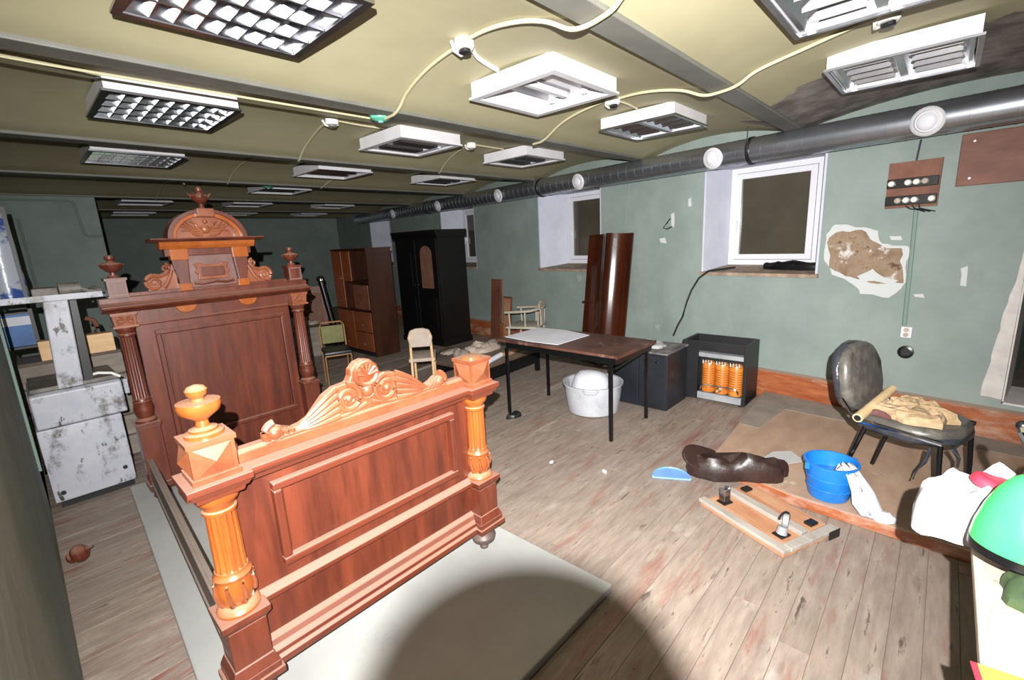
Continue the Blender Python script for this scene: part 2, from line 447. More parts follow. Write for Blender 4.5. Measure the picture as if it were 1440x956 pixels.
rp2.color_ramp.elements[0].position = 0.35; rp2.color_ramp.elements[1].position = 0.65
n5 = N.new('ShaderNodeTexNoise'); n5.inputs['Scale'].default_value = 7; n5.inputs['Detail'].default_value = 8
Lk.new(tc.outputs['Object'], n5.inputs['Vector']); Lk.new(n5.outputs['Fac'], rp2.inputs[0])
mx = N.new('ShaderNodeMix'); mx.data_type = 'RGBA'
bs_ = N['Principled BSDF']; old = bs_.inputs['Base Color'].links[0].from_socket
Lk.new(rp.outputs[0], mx.inputs[0]); Lk.new(rp2.outputs[0], mx.inputs[6]); Lk.new(old, mx.inputs[7]); Lk.new(mx.outputs[2], bs_.inputs['Base Color'])
ce = struct(ce.build('ceiling', M_vault, smooth=True))
for y in BEAMS[:-1]:
    MB().bb(-1.7, wallx(y)+0.3, y-HB, y+HB, ZB, 2.53).build('beam', M_beam, ce, bev=0.006)

# ================================================================== DUCT
t = thing('ventilation_duct', 'round zinc ventilation duct running along the top of the window wall', 'duct', wp(-0.16, 0, 0), -WA)
t.location.z = 2.345
prof = []; s_ = -3.3
while s_ < 9.7:
    prof += [(0.115, s_), (0.115, s_+0.100), (0.1168, s_+0.1005), (0.1168, s_+0.1115), (0.115, s_+0.112)]; s_ += 0.112
MB().lathe(prof, n=20, mtx=Matrix.Rotation(-PI/2, 4, 'X')).build('pipe', M_zinc, t, smooth=True)
for s_ in (-1.085, 0.475, 2.22, 3.86, 5.67, 7.56):
    d_ = Vector((-0.86, 0, -0.18)).normalized(); c0 = Vector((0, s_, 0))
    q = d_.to_track_quat('Z', 'Y').to_matrix().to_4x4()
    m_ = Matrix.Translation(c0+d_*0.105) @ q
    b = MB(); b.lathe([(0.07,0),(0.07,0.02),(0.092,0.022),(0.098,0.03),(0.088,0.042),(0.074,0.045),(0.070,0.020)], n=24, mtx=m_)
    av = b.build('air_valve', M_lampw, t, smooth=True)
    MB().lathe([(0.05,0.03),(0.056,0.05),(0.046,0.06),(0.02,0.064)], n=20, mtx=m_).build('valve_disc', M_pvc, av, smooth=True)
for s_ in (0.15, 3.0, 6.2):
    MB().cyl((-0.121,s_+.01,-.02),(-0.121,s_+.01,.27),.003,n=6).lathe([(0.1225,s_),(0.1235,s_+.001),(0.1235,s_+.03),(0.1225,s_+.031)], n=20, mtx=Matrix.Rotation(-PI/2, 4, 'X')).build('strap', M_dark, t)

# ================================================================== CEILING LAMPS
LZ = 2.47; LW = 0.305
def lamp(x, y, kind, label, group):
    t = thing('ceiling_lamp', label, 'lamp', (x, y, LZ), 0, group)
    b = MB(); H = 0.095; k = 0.012
    b.bb(-LW,LW,-LW,-LW+k,0.012,H).bb(-LW,LW,LW-k,LW,0.012,H).bb(-LW,-LW+k,-LW+k,LW-k,0.012,H).bb(LW-k,LW,-LW+k,LW-k,0.012,H)
    b.bb(-LW+k,LW-k,-LW+k,LW-k,H-.012,H)
    b.build('housing', M_lampw, t)
    b = MB(); r_ = {'open': .045, 'refl': .02, 'slot': .05}.get(kind, .03); q = LW+.012
    b.bb(-q,q,-q,-q+r_,0,.012).bb(-q,q,q-r_,q,0,.012).bb(-q,-q+r_,-q+r_,q-r_,0,.012).bb(q-r_,q,-q+r_,q-r_,0,.012)
    b.build('rim', M_lampw if kind not in ('louvre', 'refl') else M_metal, t)
    top = vault_z(y+0.18)-LZ
    for sx in (-1, 1):
        for sy in (-1, 1):
            MB().cyl((sx*.2, sy*.18, H-.004), (sx*.2, sy*.18, top+.01), 0.008, n=6).build('hanger', M_vault, t)
    w_ = LW-0.02
    if kind == 'louvre':
        MB().bb(-w_,w_,-w_,w_,H-.02,H-.013).build('reflector', M_mirror, t)
        n = 4
        for j in range(n+1):
            y0 = -w_+2*w_*j/n
            MB().prism([(y0-.003,.004),(y0+.003,.004),(y0+.016,.06),(y0-.016,.06)], -w_, w_, 'x').build('louvre_fin', M_mirror, t)
        n = 8; lb = None
        for j in range(1, n):
            x0 = -w_+2*w_*j/n
            MB().prism([(x0-.002,.006),(x0+.002,.006),(x0+.011,.045),(x0-.011,.045)], -w_, w_, 'y').build('louvre_blade', M_mirror, t)
    elif kind == 'open':
        MB().prism([(-w_,.014),(-w_+.09,.075),(w_-.09,.075),(w_,.014),(w_,.08),(-w_,.08)], -w_, w_, 'x').build('pan', M_lampw, t)
        MB().bb(-.22,.22,-.03,.16,.058,.0745).build('tray', M_metal, t)
        MB().bb(-.20,.20,-.02,.01,.03,.058).build('ballast', M_lampw, t)
        for sx in (-1, 1):
            for yy_ in (-.13, .12): MB().bb(sx*.23-.012, sx*.23+.012, yy_-.015, yy_+.015, .03, .074).build('tube_socket', M_pvc, t)
    elif kind == 'slot':
        MB().bb(-w_,w_,-w_,w_,.02,.03).build('pan', M_lampw, t)
        for yy_ in (-.16, .05): MB().bb(-.21,.17,yy_,yy_+.115,.002,.0199).build('slot', M_slot, t)
        MB().bb(.18,.25,-.1,.12,.008,.0199).build('ballast', M_white, t)
    elif kind == 'refl':
        MB().bb(-w_,w_,-w_,w_,.082,.088).build('pan', M_mirror, t)
        for yy_ in (-.143, .143):
            for sx in (-1, 1):
                MB().prism([(yy_-.143,.012),(yy_-.125,.012),(yy_-.02,.08),(yy_-.143,.08)] if sx < 0 else [(yy_+.143,.012),(yy_+.125,.012),(yy_+.02,.08),(yy_+.143,.08)], -w_, w_, 'x').build('reflector', M_mirror, t)
            for k_ in range(4):
                x0 = -.2+.133*k_
                MB().prism([(x0-.003,.014),(x0+.003,.014),(x0+.03,.075),(x0-.03,.075)], yy_-.1, yy_+.1, 'y').build('louvre_blade', M_metal, t)
    else:
        MB().bb(-w_,w_,-w_,w_,.05,.06).build('pan', M_lampw, t)
        for yy_ in (-.19, 0, .19):
            MB().prism([(yy_-.09,.05),(yy_-.02,.018),(yy_+.02,.018),(yy_+.09,.05)], -w_, w_, 'x').build('reflector', M_metal, t)
    return t
lamp(0.72, 1.86, 'louvre', 'mirrored louvre ceiling lamp in the vault above the bed footboard', 'mirrored louvre lamps')
lamp(0.80, 3.45, 'louvre', 'mirrored louvre ceiling lamp in the vault above the bed headboard', 'mirrored louvre lamps')
lamp(0.91, 5.16, 'louvre', 'mirrored louvre ceiling lamp in the vault behind the bed headboard', 'mirrored louvre lamps')
lamp(2.36, 1.85, 'open', 'open white ceiling lamp without a louvre, beside the black junction box', 'open white lamps')
lamp(3.76, 1.84, 'refl', 'white ceiling lamp with silver reflectors in the vault over the table', 'silver reflector lamps')
lamp(3.58, 0.285, 'refl', 'white ceiling lamp with silver reflectors below the bare grey ceiling patch', 'silver reflector lamps')
lamp(2.30, 0.285, 'refl', 'ceiling lamp with silver reflectors cut off by the edge of the view', 'silver reflector lamps')
lamp(2.57, 3.50, 'slot', 'white ceiling lamp with two dark slots beside the teal cable cap', 'slotted white lamps')
lamp(4.02, 3.46, 'slot', 'white ceiling lamp with two dark slots near the ventilation duct', 'slotted white lamps')
lamp(4.28, 5.16, 'slot', 'white ceiling lamp with two dark slots in front of the black wardrobe', 'slotted white lamps')
lamp(2.70, 5.18, 'plain', 'white ceiling lamp with grey strips in the third vault from the bed footboard', 'plain strip lamps')
lamp(2.80, 6.95, 'plain', 'white ceiling lamp with grey strips beside the small teal cap', 'plain strip lamps')
for (x, y, lb) in ((1.62,9.1,'far white strip lamp beside the green pier, one vault before the last row'),(3.08,9.1,'far white strip lamp in the middle, one vault before the last row'),
                   (4.68,9.15,'far white strip lamp towards the duct, one vault before the last row'),(1.80,11.3,'white strip lamp of the last row by the end wall, closest to the pier'),
                   (3.55,11.2,'middle white strip lamp of the last row by the end wall'),(5.15,11.3,'white strip lamp of the last row by the end wall, closest to the duct')):
    lamp(x, y, 'plain', lb, 'far strip lamps')

# ================================================================== CABLES ON THE CEILING
def vpath(pts, off=0.012, n=6):
    """cable clipped to the vault: points (x, y) joined by runs that follow the curve"""
    out = []
    def vault_z(y): return min(globals()['vault_z'](y+d_) for d_ in (-.07,-.035,0,.035,.07)) if min(abs(y-b_) for b_ in BEAMS) < .16 else globals()['vault_z'](y)
    for (p, q) in zip(pts, pts[1:]):
        for k in range(n):
            t_ = k/n; x, y = p[0]+(q[0]-p[0])*t_, p[1]+(q[1]-p[1])*t_
            out.append((x, y, vault_z(y)-off))
    x, y = pts[-1]; out.append((x, y, vault_z(y)-off))
    for _ in range(6):                               # slack: round the bends off, never into the vault
        o2 = [Vector(p) for p in out]
        for k in range(1, len(out)-1):
            m_ = (o2[k-1]+o2[k]*2+o2[k+1])/4
            out[k] = (m_.x, m_.y, min(m_.z, globals()['vault_z'](m_.y)-off))
    return out
def cable(pts, label, r_=0.009, mat=None, grp='ceiling cables', off=0.011):
    return tag(MB().tube(vpath(pts, off), r_, n=6).build('ceiling_cable', mat or M_cable, smooth=True), label, 'cable', grp)
cable([(1.80,2.69),(1.79,2.5),(1.75,2.36),(1.70,2.11),(1.66,1.80)], 'cream cable arching from the beam up to the black junction box')
cable([(1.64,1.72),(1.61,1.54),(1.61,1.35),(1.67,1.21),(1.69,1.10),(1.66,1.0),(1.63,0.92),(1.60,0.75),(1.5,0.4)], 'cream cable running from the black junction box over the nearest beam')
cable([(1.70,1.77),(1.82,1.86),(1.95,1.90),(2.04,1.92)], 'white cable looping from black junction box to the open white lamp', 0.011, M_cablew)
cable([(3.24,2.68),(3.22,2.5),(3.12,2.22),(3.06,1.86)], 'cream cable from the beam to the junction box beside the open lamp')
cable([(3.08,1.76),(3.04,1.60),(3.03,1.44),(3.05,1.25),(3.05,1.10),(3.00,0.95),(2.98,0.85),(2.96,0.61),(2.90,0.38),(2.90,0.2),(2.9,-0.3)], 'cream cable winding over the grey beam to the junction box by the bare patch')
cable([(3.12,1.80),(3.3,1.80),(3.44,1.82)], 'short cream cable to the silver reflector lamp over the table')
cable([(1.80,3.40),(1.83,3.6),(1.90,3.95),(1.95,4.30),(1.96,4.36)], 'thin cream cable curving down from the middle vault box to the beam')
cable([(1.84,3.37),(2.05,3.40),(2.24,3.38)], 'thin cream cable from the middle vault box to the slotted lamp', 0.008)
cable([(3.26,3.50),(3.36,3.83),(3.52,4.25),(3.56,4.36)], 'thin cream cable curving down near the window wall beam', 0.008)
cable([(3.30,3.46),(3.5,3.46),(3.70,3.46)], 'short cream cable to the slotted lamp near the duct', 0.008)
cable([(-0.1,2.78),(0.4,2.76),(1.13,2.75),(1.72,2.74)], 'long cream cable running beside the second beam towards the teal cap', 0.006)
cable([(-0.1,2.98),(0.2,3.02),(0.5,3.16)], 'thick cream cable ending at the louvre lamp above the headboard', 0.009)
cable([(1.85,4.9),(1.85,5.3),(1.88,5.7),(1.90,6.12)], 'thin cable crossing the third vault behind the headboard finial', 0.007)
cable([(1.52,6.3),(1.54,6.8),(1.56,7.4),(1.58,8.05)], 'thin cable crossing the fourth vault behind the headboard', 0.007)
cable([(3.1,5.5),(3.05,5.8),(3.0,6.12)], 'thin cable in the third vault in front of the brown cabinet', 0.007)
def jbox(x, y, label, mat2):
    z = vault_z(y)
    t = thing('junction_box', label, 'junction box', (x, y, z), 0, 'ceiling junction boxes')
    MB().lathe([(0.040,0.004),(0.046,-0.006),(0.046,-0.034),(0.038,-0.045)], n=14).build('box', M_cablew, t, smooth=True)
    MB().lathe([(0.030,-0.046),(0.028,-0.060),(0.012,-0.064)], n=10).jitter(.006,30).build('terminal', mat2, t)
    MB().tube([(-.06,0.02,-.02),(-.03,.045,-.04),(.02,.05,-.05),(.06,.02,-.03)], .008, 6).build('wire_end', M_cablew, t, smooth=True)
jbox(1.65, 1.76, 'opened junction box with black terminals between louvre lamp and open lamp', M_dark)
jbox(3.08, 1.81, 'opened junction box with black terminals beside the open white lamp', M_dark)
jbox(2.91, 0.30, 'opened junction box near the bare grey ceiling patch', M_dark)
jbox(1.80, 3.37, 'small junction box in the vault left of the slotted lamp', M_grease)
jbox(3.26, 3.47, 'small junction box in the vault between the two slotted lamps', M_grease)
for (x, y, lb) in ((1.79, 2.73, 'teal plastic cap on a cable beside the slotted lamp'), (2.42, 6.33, 'small teal plastic cap far back on the ceiling')):
    t = thing('cable_cap', lb, 'cap', (x, y, vault_z(y)), 0)
    MB().lathe([(0.058,0.02),(0.066,-0.012),(0.058,-0.034),(0.028,-0.048)], n=16).build('cap', M_teal, t, smooth=True)
    MB().lathe([(0.018,-0.047),(0.016,-0.056),(0.008,-0.058)], n=10).build('knob', M_teal, t, smooth=True)

# ================================================================== BOARD UNDER THE BED, BED
SH = 0.045
tag(MB().prism([(0.20,1.93),(0.22,1.0),(1.655,0.985),(1.625,3.0),(1.60,4.2),(0.31,4.15)], 0.003, SH, 'z').build('board_sheet', M_sheet, bev=0.008),
    'large pale grey board lying on the floor under the bed', 'board')

bed = thing('bed', 'antique carved mahogany bed with a tall headboard and turned posts', 'bed', (0.89, 1.68, SH))
BX, BY, BZ = 0.89, 1.68, SH
def B(): return MB()
def spiral(cx, cz, y, r0, turns, sgn=1, a0=0, n=40, rt=0.012):
    pts = []
    for k in range(n+1):
        t_ = k/n; a = a0+sgn*turns*2*PI*t_; r_ = r0*(1-0.86*t_)
        pts.append((cx+r_*math.cos(a), y, cz+r_*math.sin(a)))
    return pts
FIN = [(0.055,0),(0.055,0.012),(0.040,0.016),(0.040,0.024),(0.020,0.030),(0.017,0.050),(0.030,0.060),(0.056,0.080),(0.062,0.100),(0.060,0.112),(0.020,0.114),(0.016,0.122),(0.028,0.135),(0.031,0.148),(0.022,0.160),(0.004,0.165)]

# ---------- footboard (coordinates relative to the bed's base point)
zz = lambda z: z-BZ
xl, xr = 0.325-BX, 1.46-BX
fb = B().bb(xl, xr, -0.012, 0.020, zz(0.20), zz(0.91)).build('footboard', M_mah, bed)
# panel moulding: four bars round a sunk field with a raised centre
def panel(parent, x0, x1, z0, z1, y, e, mat, mat2, d=0.022):
    for (a, c, e0, e1) in ((x0, x1, z1-e, z1), (x0, x1, z0, z0+e)):
        MB().prism([(a, e0), (c, e0), (c, e1), (a, e1)], y, y-d, 'y').build('panel_moulding', mat2, parent, bev=0.006)
    for (a, c) in ((x0, x0+e), (x1-e, x1)):
        MB().prism([(a, z0+e), (c, z0+e), (c, z1-e), (a, z1-e)], y, y-d, 'y').build('panel_moulding', mat, parent, bev=0.006)
    i = e+0.012
    MB().prism([(x0+i, z0+i), (x1-i, z0+i), (x1-i, z1-i), (x0+i, z1-i)], y, y-0.005, 'y').build('panel_field', mat, parent, bev=0.004)
panel(fb, 0.485-BX, 1.315-BX, zz(0.535), zz(0.862), -0.012, 0.030, M_mah, M_mahh, 0.036)
# long mouldings
def rail(parent, name, x0, x1, prof, mat):
    """prof: (y, z) outline swept along x"""
    return MB().prism(prof, x0, x1, 'x').build(name, mat, parent, bev=0.003)
rail(fb, 'cornice', xl-0.085, xr+0.085, [(0.05,zz(.905)),(-0.05,zz(.905)),(-0.062,zz(.925)),(-0.085,zz(.94)),(-0.092,zz(.952)),(-0.092,zz(.966)),(0.05,zz(.966))], M_mahh)
rail(fb, 'waist_moulding', xl+0.06, xr-0.06, [(-0.012,zz(.425)),(-0.032,zz(.43)),(-0.050,zz(.445)),(-0.050,zz(.462)),(-0.02,zz(.478)),(-0.012,zz(.478))], M_mahh)
rail(fb, 'base_moulding', xl+0.04, xr-0.04, [(0.02,zz(.19)),(-0.075,zz(.19)),(-0.075,zz(.215)),(-0.062,zz(.225)),(-0.062,zz(.240)),(-0.045,zz(.255)),(-0.035,zz(.275)),(-0.012,zz(.285)),(0.02,zz(.285))], M_mahh)
rail(fb, 'crest_rail', xl+0.06, xr-0.06, [(-0.030,zz(.966)),(-0.030,zz(1.0)),(-0.02,zz(1.012)),(0.02,zz(1.012)),(0.02,zz(.966))], M_carve)
def sqring(b, x, y, h, z0, z1, h2=None):
    h2 = h if h2 is None else h2
    v = [(x+sx*h, y+sy*h, z0) for sx, sy in ((-1,-1),(1,-1),(1,1),(-1,1))]+[(x+sx*h2, y+sy*h2, z1) for sx, sy in ((-1,-1),(1,-1),(1,1),(-1,1))]
    b.add(v, [(3,2,1,0),(4,5,6,7),(0,1,5,4),(1,2,6,5),(2,3,7,6),(3,0,4,7)]); return b
def fpost(x, finial):
    y = -0.028
    b = B(); sqring(b,x,y,.085,zz(.19),zz(.215)); sqring(b,x,y,.076,zz(.215),zz(.24)); sqring(b,x,y,.076,zz(.24),zz(.28),.062)
    sqring(b,x,y,.060,zz(.28),zz(.425)); sqring(b,x,y,.060,zz(.425),zz(.448),.074); sqring(b,x,y,.076,zz(.448),zz(.470))
    b.build('post', M_mah, fb, bev=0.003)
    b = B(); b.lathe([(.010,0),(.022,.004),(.024,.016),(.014,.024),(.034,.036),(.060,.056),(.066,.080),(.056,.100),(.034,.110),(.034,.120),(.058,.130),(.058,.1455)], (x,y,0), 20)
    b.build('foot', M_footgrey, fb, smooth=True)
    z0 = zz(.470)
    b = B(); b.lathe([(.066,z0),(.068,z0+.010),(.060,z0+.024),(.046,z0+.030),(.044,z0+.036),(.056,z0+.060),(.060,z0+.090),(.055,z0+.120),(.056,z0+.130),(.060,z0+.136),(.056,z0+.144),(.052,z0+.150),(.050,z0+.158)], (x,y,0), 24)
    b.build('column_base', M_mahlight, fb, smooth=True)
    b = B()                                        # acanthus leaves on the swelling of the column
    for k in range(8):
        a = 2*PI*k/8+.2
        pts = [(x+r_*math.cos(a+da), y+r_*math.sin(a+da), z0+h) for r_, h, da in ((.046,.036,0),(.058,.058,.06),(.063,.088,.0),(.060,.112,-.06),(.064,.124,0))]
        b.tube(pts, .010, 6, r1=.004)
    b.build('carved_leaf', M_carve, fb, smooth=True)
    zs = z0+.158
    b = B(); b.lathe([(.048,zs),(.047,zs+.01),(.045,zs+.20),(.043,zs+.205)], (x,y,0), 72, flute=.16, fl=(zs+.005, zs+.202))
    b.lathe([(.043,zs+.205),(.051,zs+.211),(.051,zs+.221),(.045,zs+.226),(.046,zs+.236),(.060,zs+.250),(.064,zs+.262),(.064,zs+.278)], (x,y,0), 24)
    b.build('column', M_mahlight, fb, smooth=True)
    b = B(); sqring(b,x,y,.066,zz(.905),zz(.925),.072); sqring(b,x,y,.078,zz(.925),zz(.945),.088); sqring(b,x,y,.092,zz(.945),zz(.967))
    b.build('capital', M_mahh, fb, bev=0.002)
    b = B(); sqring(b,x,y,.068,zz(.967),zz(.985)); sqring(b,x,y,.062,zz(.985),zz(1.085)); sqring(b,x,y,.068,zz(1.085),zz(1.10))
    h = .052
    for (nx, ny) in ((0,-1),(-1,0),(1,0)):          # diamond point on each outer face
        o = Vector((x+nx*.062, y+ny*.062, zz(1.035))); t_ = Vector((-ny, nx, 0))
        b.add([o-t_*h-Vector((0,0,h*.85)), o+t_*h-Vector((0,0,h*.85)), o+t_*h+Vector((0,0,h*.85)), o-t_*h+Vector((0,0,h*.85)), o+Vector((nx,ny,0))*.022], [(0,1,4),(1,2,4),(2,3,4),(3,0,4)])
    b.build('block', M_carve, fb)
    if finial: B().lathe([(r_, z+zz(1.10)) for r_, z in FIN], (x, y, 0), 24).build('finial', M_mahlight, fb, smooth=True)
    else: B().lathe([(.05,zz(1.10)),(.05,zz(1.108)),(.02,zz(1.11))], (x,y,0), 20).build('cap_disc', M_mahlight, fb, smooth=True)
fpost(xl, True); fpost(xr, False)

# carved crest
cx = 0.895-BX; zc = zz(1.0)
outl = [(-.405,0),(-.40,.03),(-.385,.052),(-.355,.055),(-.33,.04),(-.30,.028),(-.27,.032),(-.24,.045),(-.21,.075),(-.175,.11),(-.13,.132),(-.075,.138),(-.062,.16),(-.058,.185),(-.03,.21),(.0,.216),(.03,.21),(.058,.185),(.062,.16),(.075,.138),(.13,.132),(.175,.11),(.21,.075),(.24,.045),(.27,.032),(.30,.028),(.33,.04),(.355,.055),(.385,.052),(.40,.03),(.405,0)]
B().prism([(cx+x*1.0, zc+z) for x, z in outl], -0.022, 0.022, 'y').build('crest', M_carve, fb, bev=0.006)
for sgn in (-1, 1):
    b = B()
    b.tube(spiral(cx+sgn*.085, zc+.075, -.024, .058, 1.9, sgn, PI/2), .012, 8, r1=.007)
    b.ball((cx+sgn*.085, -.030, zc+.075), .014)
    b.build('volute', M_carve, fb, smooth=True)
    b = B(); b.tube(spiral(cx+sgn*.365, zc+.030, -.018, .038, 1.6, -sgn, PI/2), .015, 8, r1=.008)
    b.ball((cx+sgn*.365, -.018, zc+.030), .026, 14, (1,.9,1))
    b.build('end_scroll', M_carve, fb, smooth=True)
for sgn in (-1, 1):
    b = B()
    for k in range(5):                              # acanthus ribs sweeping down to the sides
        f_ = k/4
        pts = []
        for j in range(9):
            t_ = j/8
            x = sgn*(.13+.17*t_); z = (.120-.028*k)*(1-t_)**(1.1+.4*f_) + .010 + .016*math.sin(t_*PI)*(1-f_)
            pts.append((cx+x, -.022-.012*math.sin(PI*min(1, t_+.15)), zc+max(.008, z)))
        b.tube(pts, .013, 8, r1=.005)
    for k in range(3):
        b.tube([(cx+sgn*(.30+.02*k), -.022, zc+.01), (cx+sgn*(.31+.02*k), -.03, zc+.028), (cx+sgn*(.325+.02*k), -.026, zc+.04)], .008, 6)
    b.build('carved_leaf', M_carve, fb, smooth=True)
b = B(); b.ball((cx, -.026, zc+.088), .026, 16, (1,.8,1))
b.tube([(cx+.034*math.cos(a), -.022, zc+.088+.034*math.sin(a)) for a in [2*PI*k/20 for k in range(20)]], .006, 6, close=True)
b.build('boss', M_carve, fb, smooth=True)
b = B()
q = Matrix.Rotation(PI/2, 4, 'X')
b.lathe([(.052,.0),(.056,.02),(.050,.032),(.042,.030),(.036,.022),(.02,.026),(.004,.028)], (cx, -.010, zc+.158), 22, q)
for k in range(7):
    a = PI*(.08+.84*k/6); b.tube([(cx+.008*math.cos(a), -.036, zc+.150+.008*math.sin(a)), (cx+.046*math.cos(a), -.040, zc+.150+.050*math.sin(a))], .004, 6, r1=.008)
b.build('shell', M_carve, fb, smooth=True)
for sgn in (-1, 1):
    b = B()
    b.tube([(cx+sgn*x, -.024, zc+z) for x, z in ((.01,.035),(.05,.022),(.10,.012),(.16,.012),(.20,.02))], .010, 8, r1=.005)
    b.tube([(cx+sgn*x, -.024, zc+z) for x, z in ((.40,.004),(.34,.012),(.27,.012),(.20,.008))], .008, 6)
    b.build('carved_scroll', M_carve, fb, smooth=True)

# ---------- headboard
HY = 3.72-BY
hl, hr = 0.432-BX, 1.490-BX
hc = (hl+hr)/2
hb = B().bb(hl+.055, hr-.055, HY, HY+.035, zz(.12), zz(1.36)).build('headboard', M_mahhd, bed)
panel(hb, 0.575-BX, 1.385-BX, zz(.42), zz(1.195), HY, 0.030, M_mahhd, M_mahhd, 0.034)
rail(hb, 'frieze_moulding', hl+.05, hr-.05, [(HY,zz(1.235)),(HY-.012,zz(1.24)),(HY-.012,zz(1.252)),(HY,zz(1.257))], M_mahhd)
rail(hb, 'cornice', hl-.095, hr+.095, [(HY+.03,zz(1.335)),(HY-.055,zz(1.335)),(HY-.075,zz(1.35)),(HY-.105,zz(1.36)),(HY-.11,zz(1.375)),(HY-.070,zz(1.382)),(HY-.04,zz(1.392)),(HY-.04,zz(1.425)),(HY+.03,zz(1.425))], M_mahhd)
rail(hb, 'crest_rail', hl+.05, hr-.05, [(HY-.035,zz(1.425)),(HY-.035,zz(1.448)),(HY+.02,zz(1.448)),(HY+.02,zz(1.425))], M_mahhd)
for sgn in (-1, 1):
    B().prism([(hc+sgn*.19+.062*math.cos(-PI*k/12), zz(1.336)+.052*math.sin(-PI*k/12)) for k in range(13)], HY-.030, HY, 'y').build('drop_ornament', M_hdlight, hb, bev=0.006)
def hpost(x):
    y = HY-.035
    b = B(); sqring(b,x,y,.058,zz(.20),zz(.60)); sqring(b,x,y,.066,zz(.60),zz(.625)); sqring(b,x,y,.068,zz(.17),zz(.21))
    b.lathe([(.02,0),(.03,.03),(.05,.06),(.045,.1),(.03,.115),(.04,.13)], (x,y,0), 16)
    b.build('post', M_mahhd, hb, bev=0.003)
    z0 = zz(.625)
    b = B(); b.lathe([(.058,z0),(.058,z0+.014),(.042,z0+.028),(.052,z0+.06),(.056,z0+.09),(.048,z0+.125),(.052,z0+.135),(.046,z0+.145),(.045,z0+.155)], (x,y,0), 20)
    b.lathe([(.045,z0+.155),(.044,z0+.16),(.038,z0+.55),(.038,z0+.56)], (x,y,0), 72, flute=.14, fl=(z0+.157, z0+.552))
    b.lathe([(.038,z0+.56),(.047,z0+.565),(.047,z0+.575),(.040,z0+.58),(.044,z0+.59),(.054,z0+.605),(.054,z0+.62)], (x,y,0), 20)
    b.build('column', M_mahhd, hb, smooth=True)
    b = B(); sqring(b,x,y,.062,zz(1.244),zz(1.256)); sqring(b,x,y,.052,zz(1.256),zz(1.32),.058); sqring(b,x,y,.064,zz(1.32),zz(1.336))
    for sgn in (-1, 1): b.tube(spiral(x+sgn*.026, zz(1.29), y-.058, .022, 1.3, sgn, PI/2, 20), .007, 6)
    b.tube([(x-.04,y-.058,zz(1.265)),(x,y-.062,zz(1.285)),(x+.04,y-.058,zz(1.265))], .006, 6)
    b.build('capital', M_carvehd, hb)
    b = B(); sqring(b,x,y,.052,zz(1.425),zz(1.438)); sqring(b,x,y,.046,zz(1.438),zz(1.53)); sqring(b,x,y,.054,zz(1.53),zz(1.545))
    b.build('block', M_mahhd, hb)
    b = B(); xb, zb, yb = x, zz(1.484), y-.046
    b.bb(xb-.046,xb-.036,yb-.008,yb,zb-.046,zb+.046).bb(xb+.036,xb+.046,yb-.008,yb,zb-.046,zb+.046).bb(xb-.036,xb+.036,yb-.008,yb,zb+.036,zb+.046).bb(xb-.036,xb+.036,yb-.008,yb,zb-.046,zb-.036)
    b.build('block_border', M_bloom, hb)
    f2 = [(.030,0),(.026,.010),(.014,.016),(.013,.030),(.030,.040),(.046,.060),(.050,.075),(.040,.085),(.018,.090),(.014,.098),(.024,.108),(.022,.122),(.008,.130)]
    b = B(); b.lathe([(r_*1.12, z*1.05+zz(1.545)) for r_, z in f2], (x, y, 0), 20)
    for k in range(6):
        a = 2*PI*k/6; b.cyl((x+.04*math.cos(a), y+.04*math.sin(a), zz(1.545)+.062), (x+.062*math.cos(a), y+.062*math.sin(a), zz(1.545)+.082), .010, .003, 6)
    b.build('finial', M_mahhd, hb, smooth=True)
hpost(hl); hpost(hr)
# aedicule above the cornice
ax0, ax1 = hc-.235, hc+.235
B().bb(ax0+.03, ax1-.03, HY-.015, HY+.02, zz(1.43), zz(1.70)).build('crest', M_bloom, hb)
for sgn in (-1, 1):
    xo = hc+sgn*.175
    B().prism([(xo-.030,zz(1.448)),(xo+.030,zz(1.448)),(xo+.030,zz(1.50)),(xo+.044+sgn*.006,zz(1.60)),(xo+.044+sgn*.006,zz(1.655)),(xo-.044+sgn*.006,zz(1.655)),(xo-.044+sgn*.006,zz(1.60)),(xo-.030,zz(1.50))], HY-.055, HY-.010, 'y').build('pilaster', M_mahhd, hb, bev=0.005)
    B().bb(xo-.036,xo+.036,HY-.062,HY-.0,zz(1.43),zz(1.478)).build('pilaster_block', M_hdlight, hb, bev=0.003)
    B().bb(xo-.050+sgn*.006,xo+.050+sgn*.006,HY-.065,HY,zz(1.63),zz(1.70)).build('pilaster_block', M_hdlight, hb, bev=0.003)
    # S-scroll bracket beside the aedicule
    b = B()
    b.tube(spiral(hc+sgn*.335, zz(1.495), HY-.02, .048, 1.7, -sgn, PI/2), .014, 8, r1=.007)
    b.tube(spiral(hc+sgn*.262, zz(1.585), HY-.02, .026, 1.4, sgn, PI/2), .010, 8, r1=.006)
    b.tube([(hc+sgn*x, HY-.02, zz(z)) for x, z in ((.335,1.543),(.30,1.535),(.27,1.545),(.248,1.57),(.240,1.60))], .013, 8)
    b.tube([(hc+sgn*x, HY-.02, zz(z)) for x, z in ((.29,1.46),(.265,1.49),(.245,1.53),(.228,1.57))], .016, 8, r1=.010)
    b.prism([(hc+sgn*x, zz(z)) for x, z in ((.21,1.44),(.37,1.44),(.375,1.50),(.33,1.535),(.28,1.535),(.25,1.58),(.21,1.62))], HY-.02, HY+.012, 'y')
    b.build('scroll_bracket', M_carvehd, hb, smooth=True)
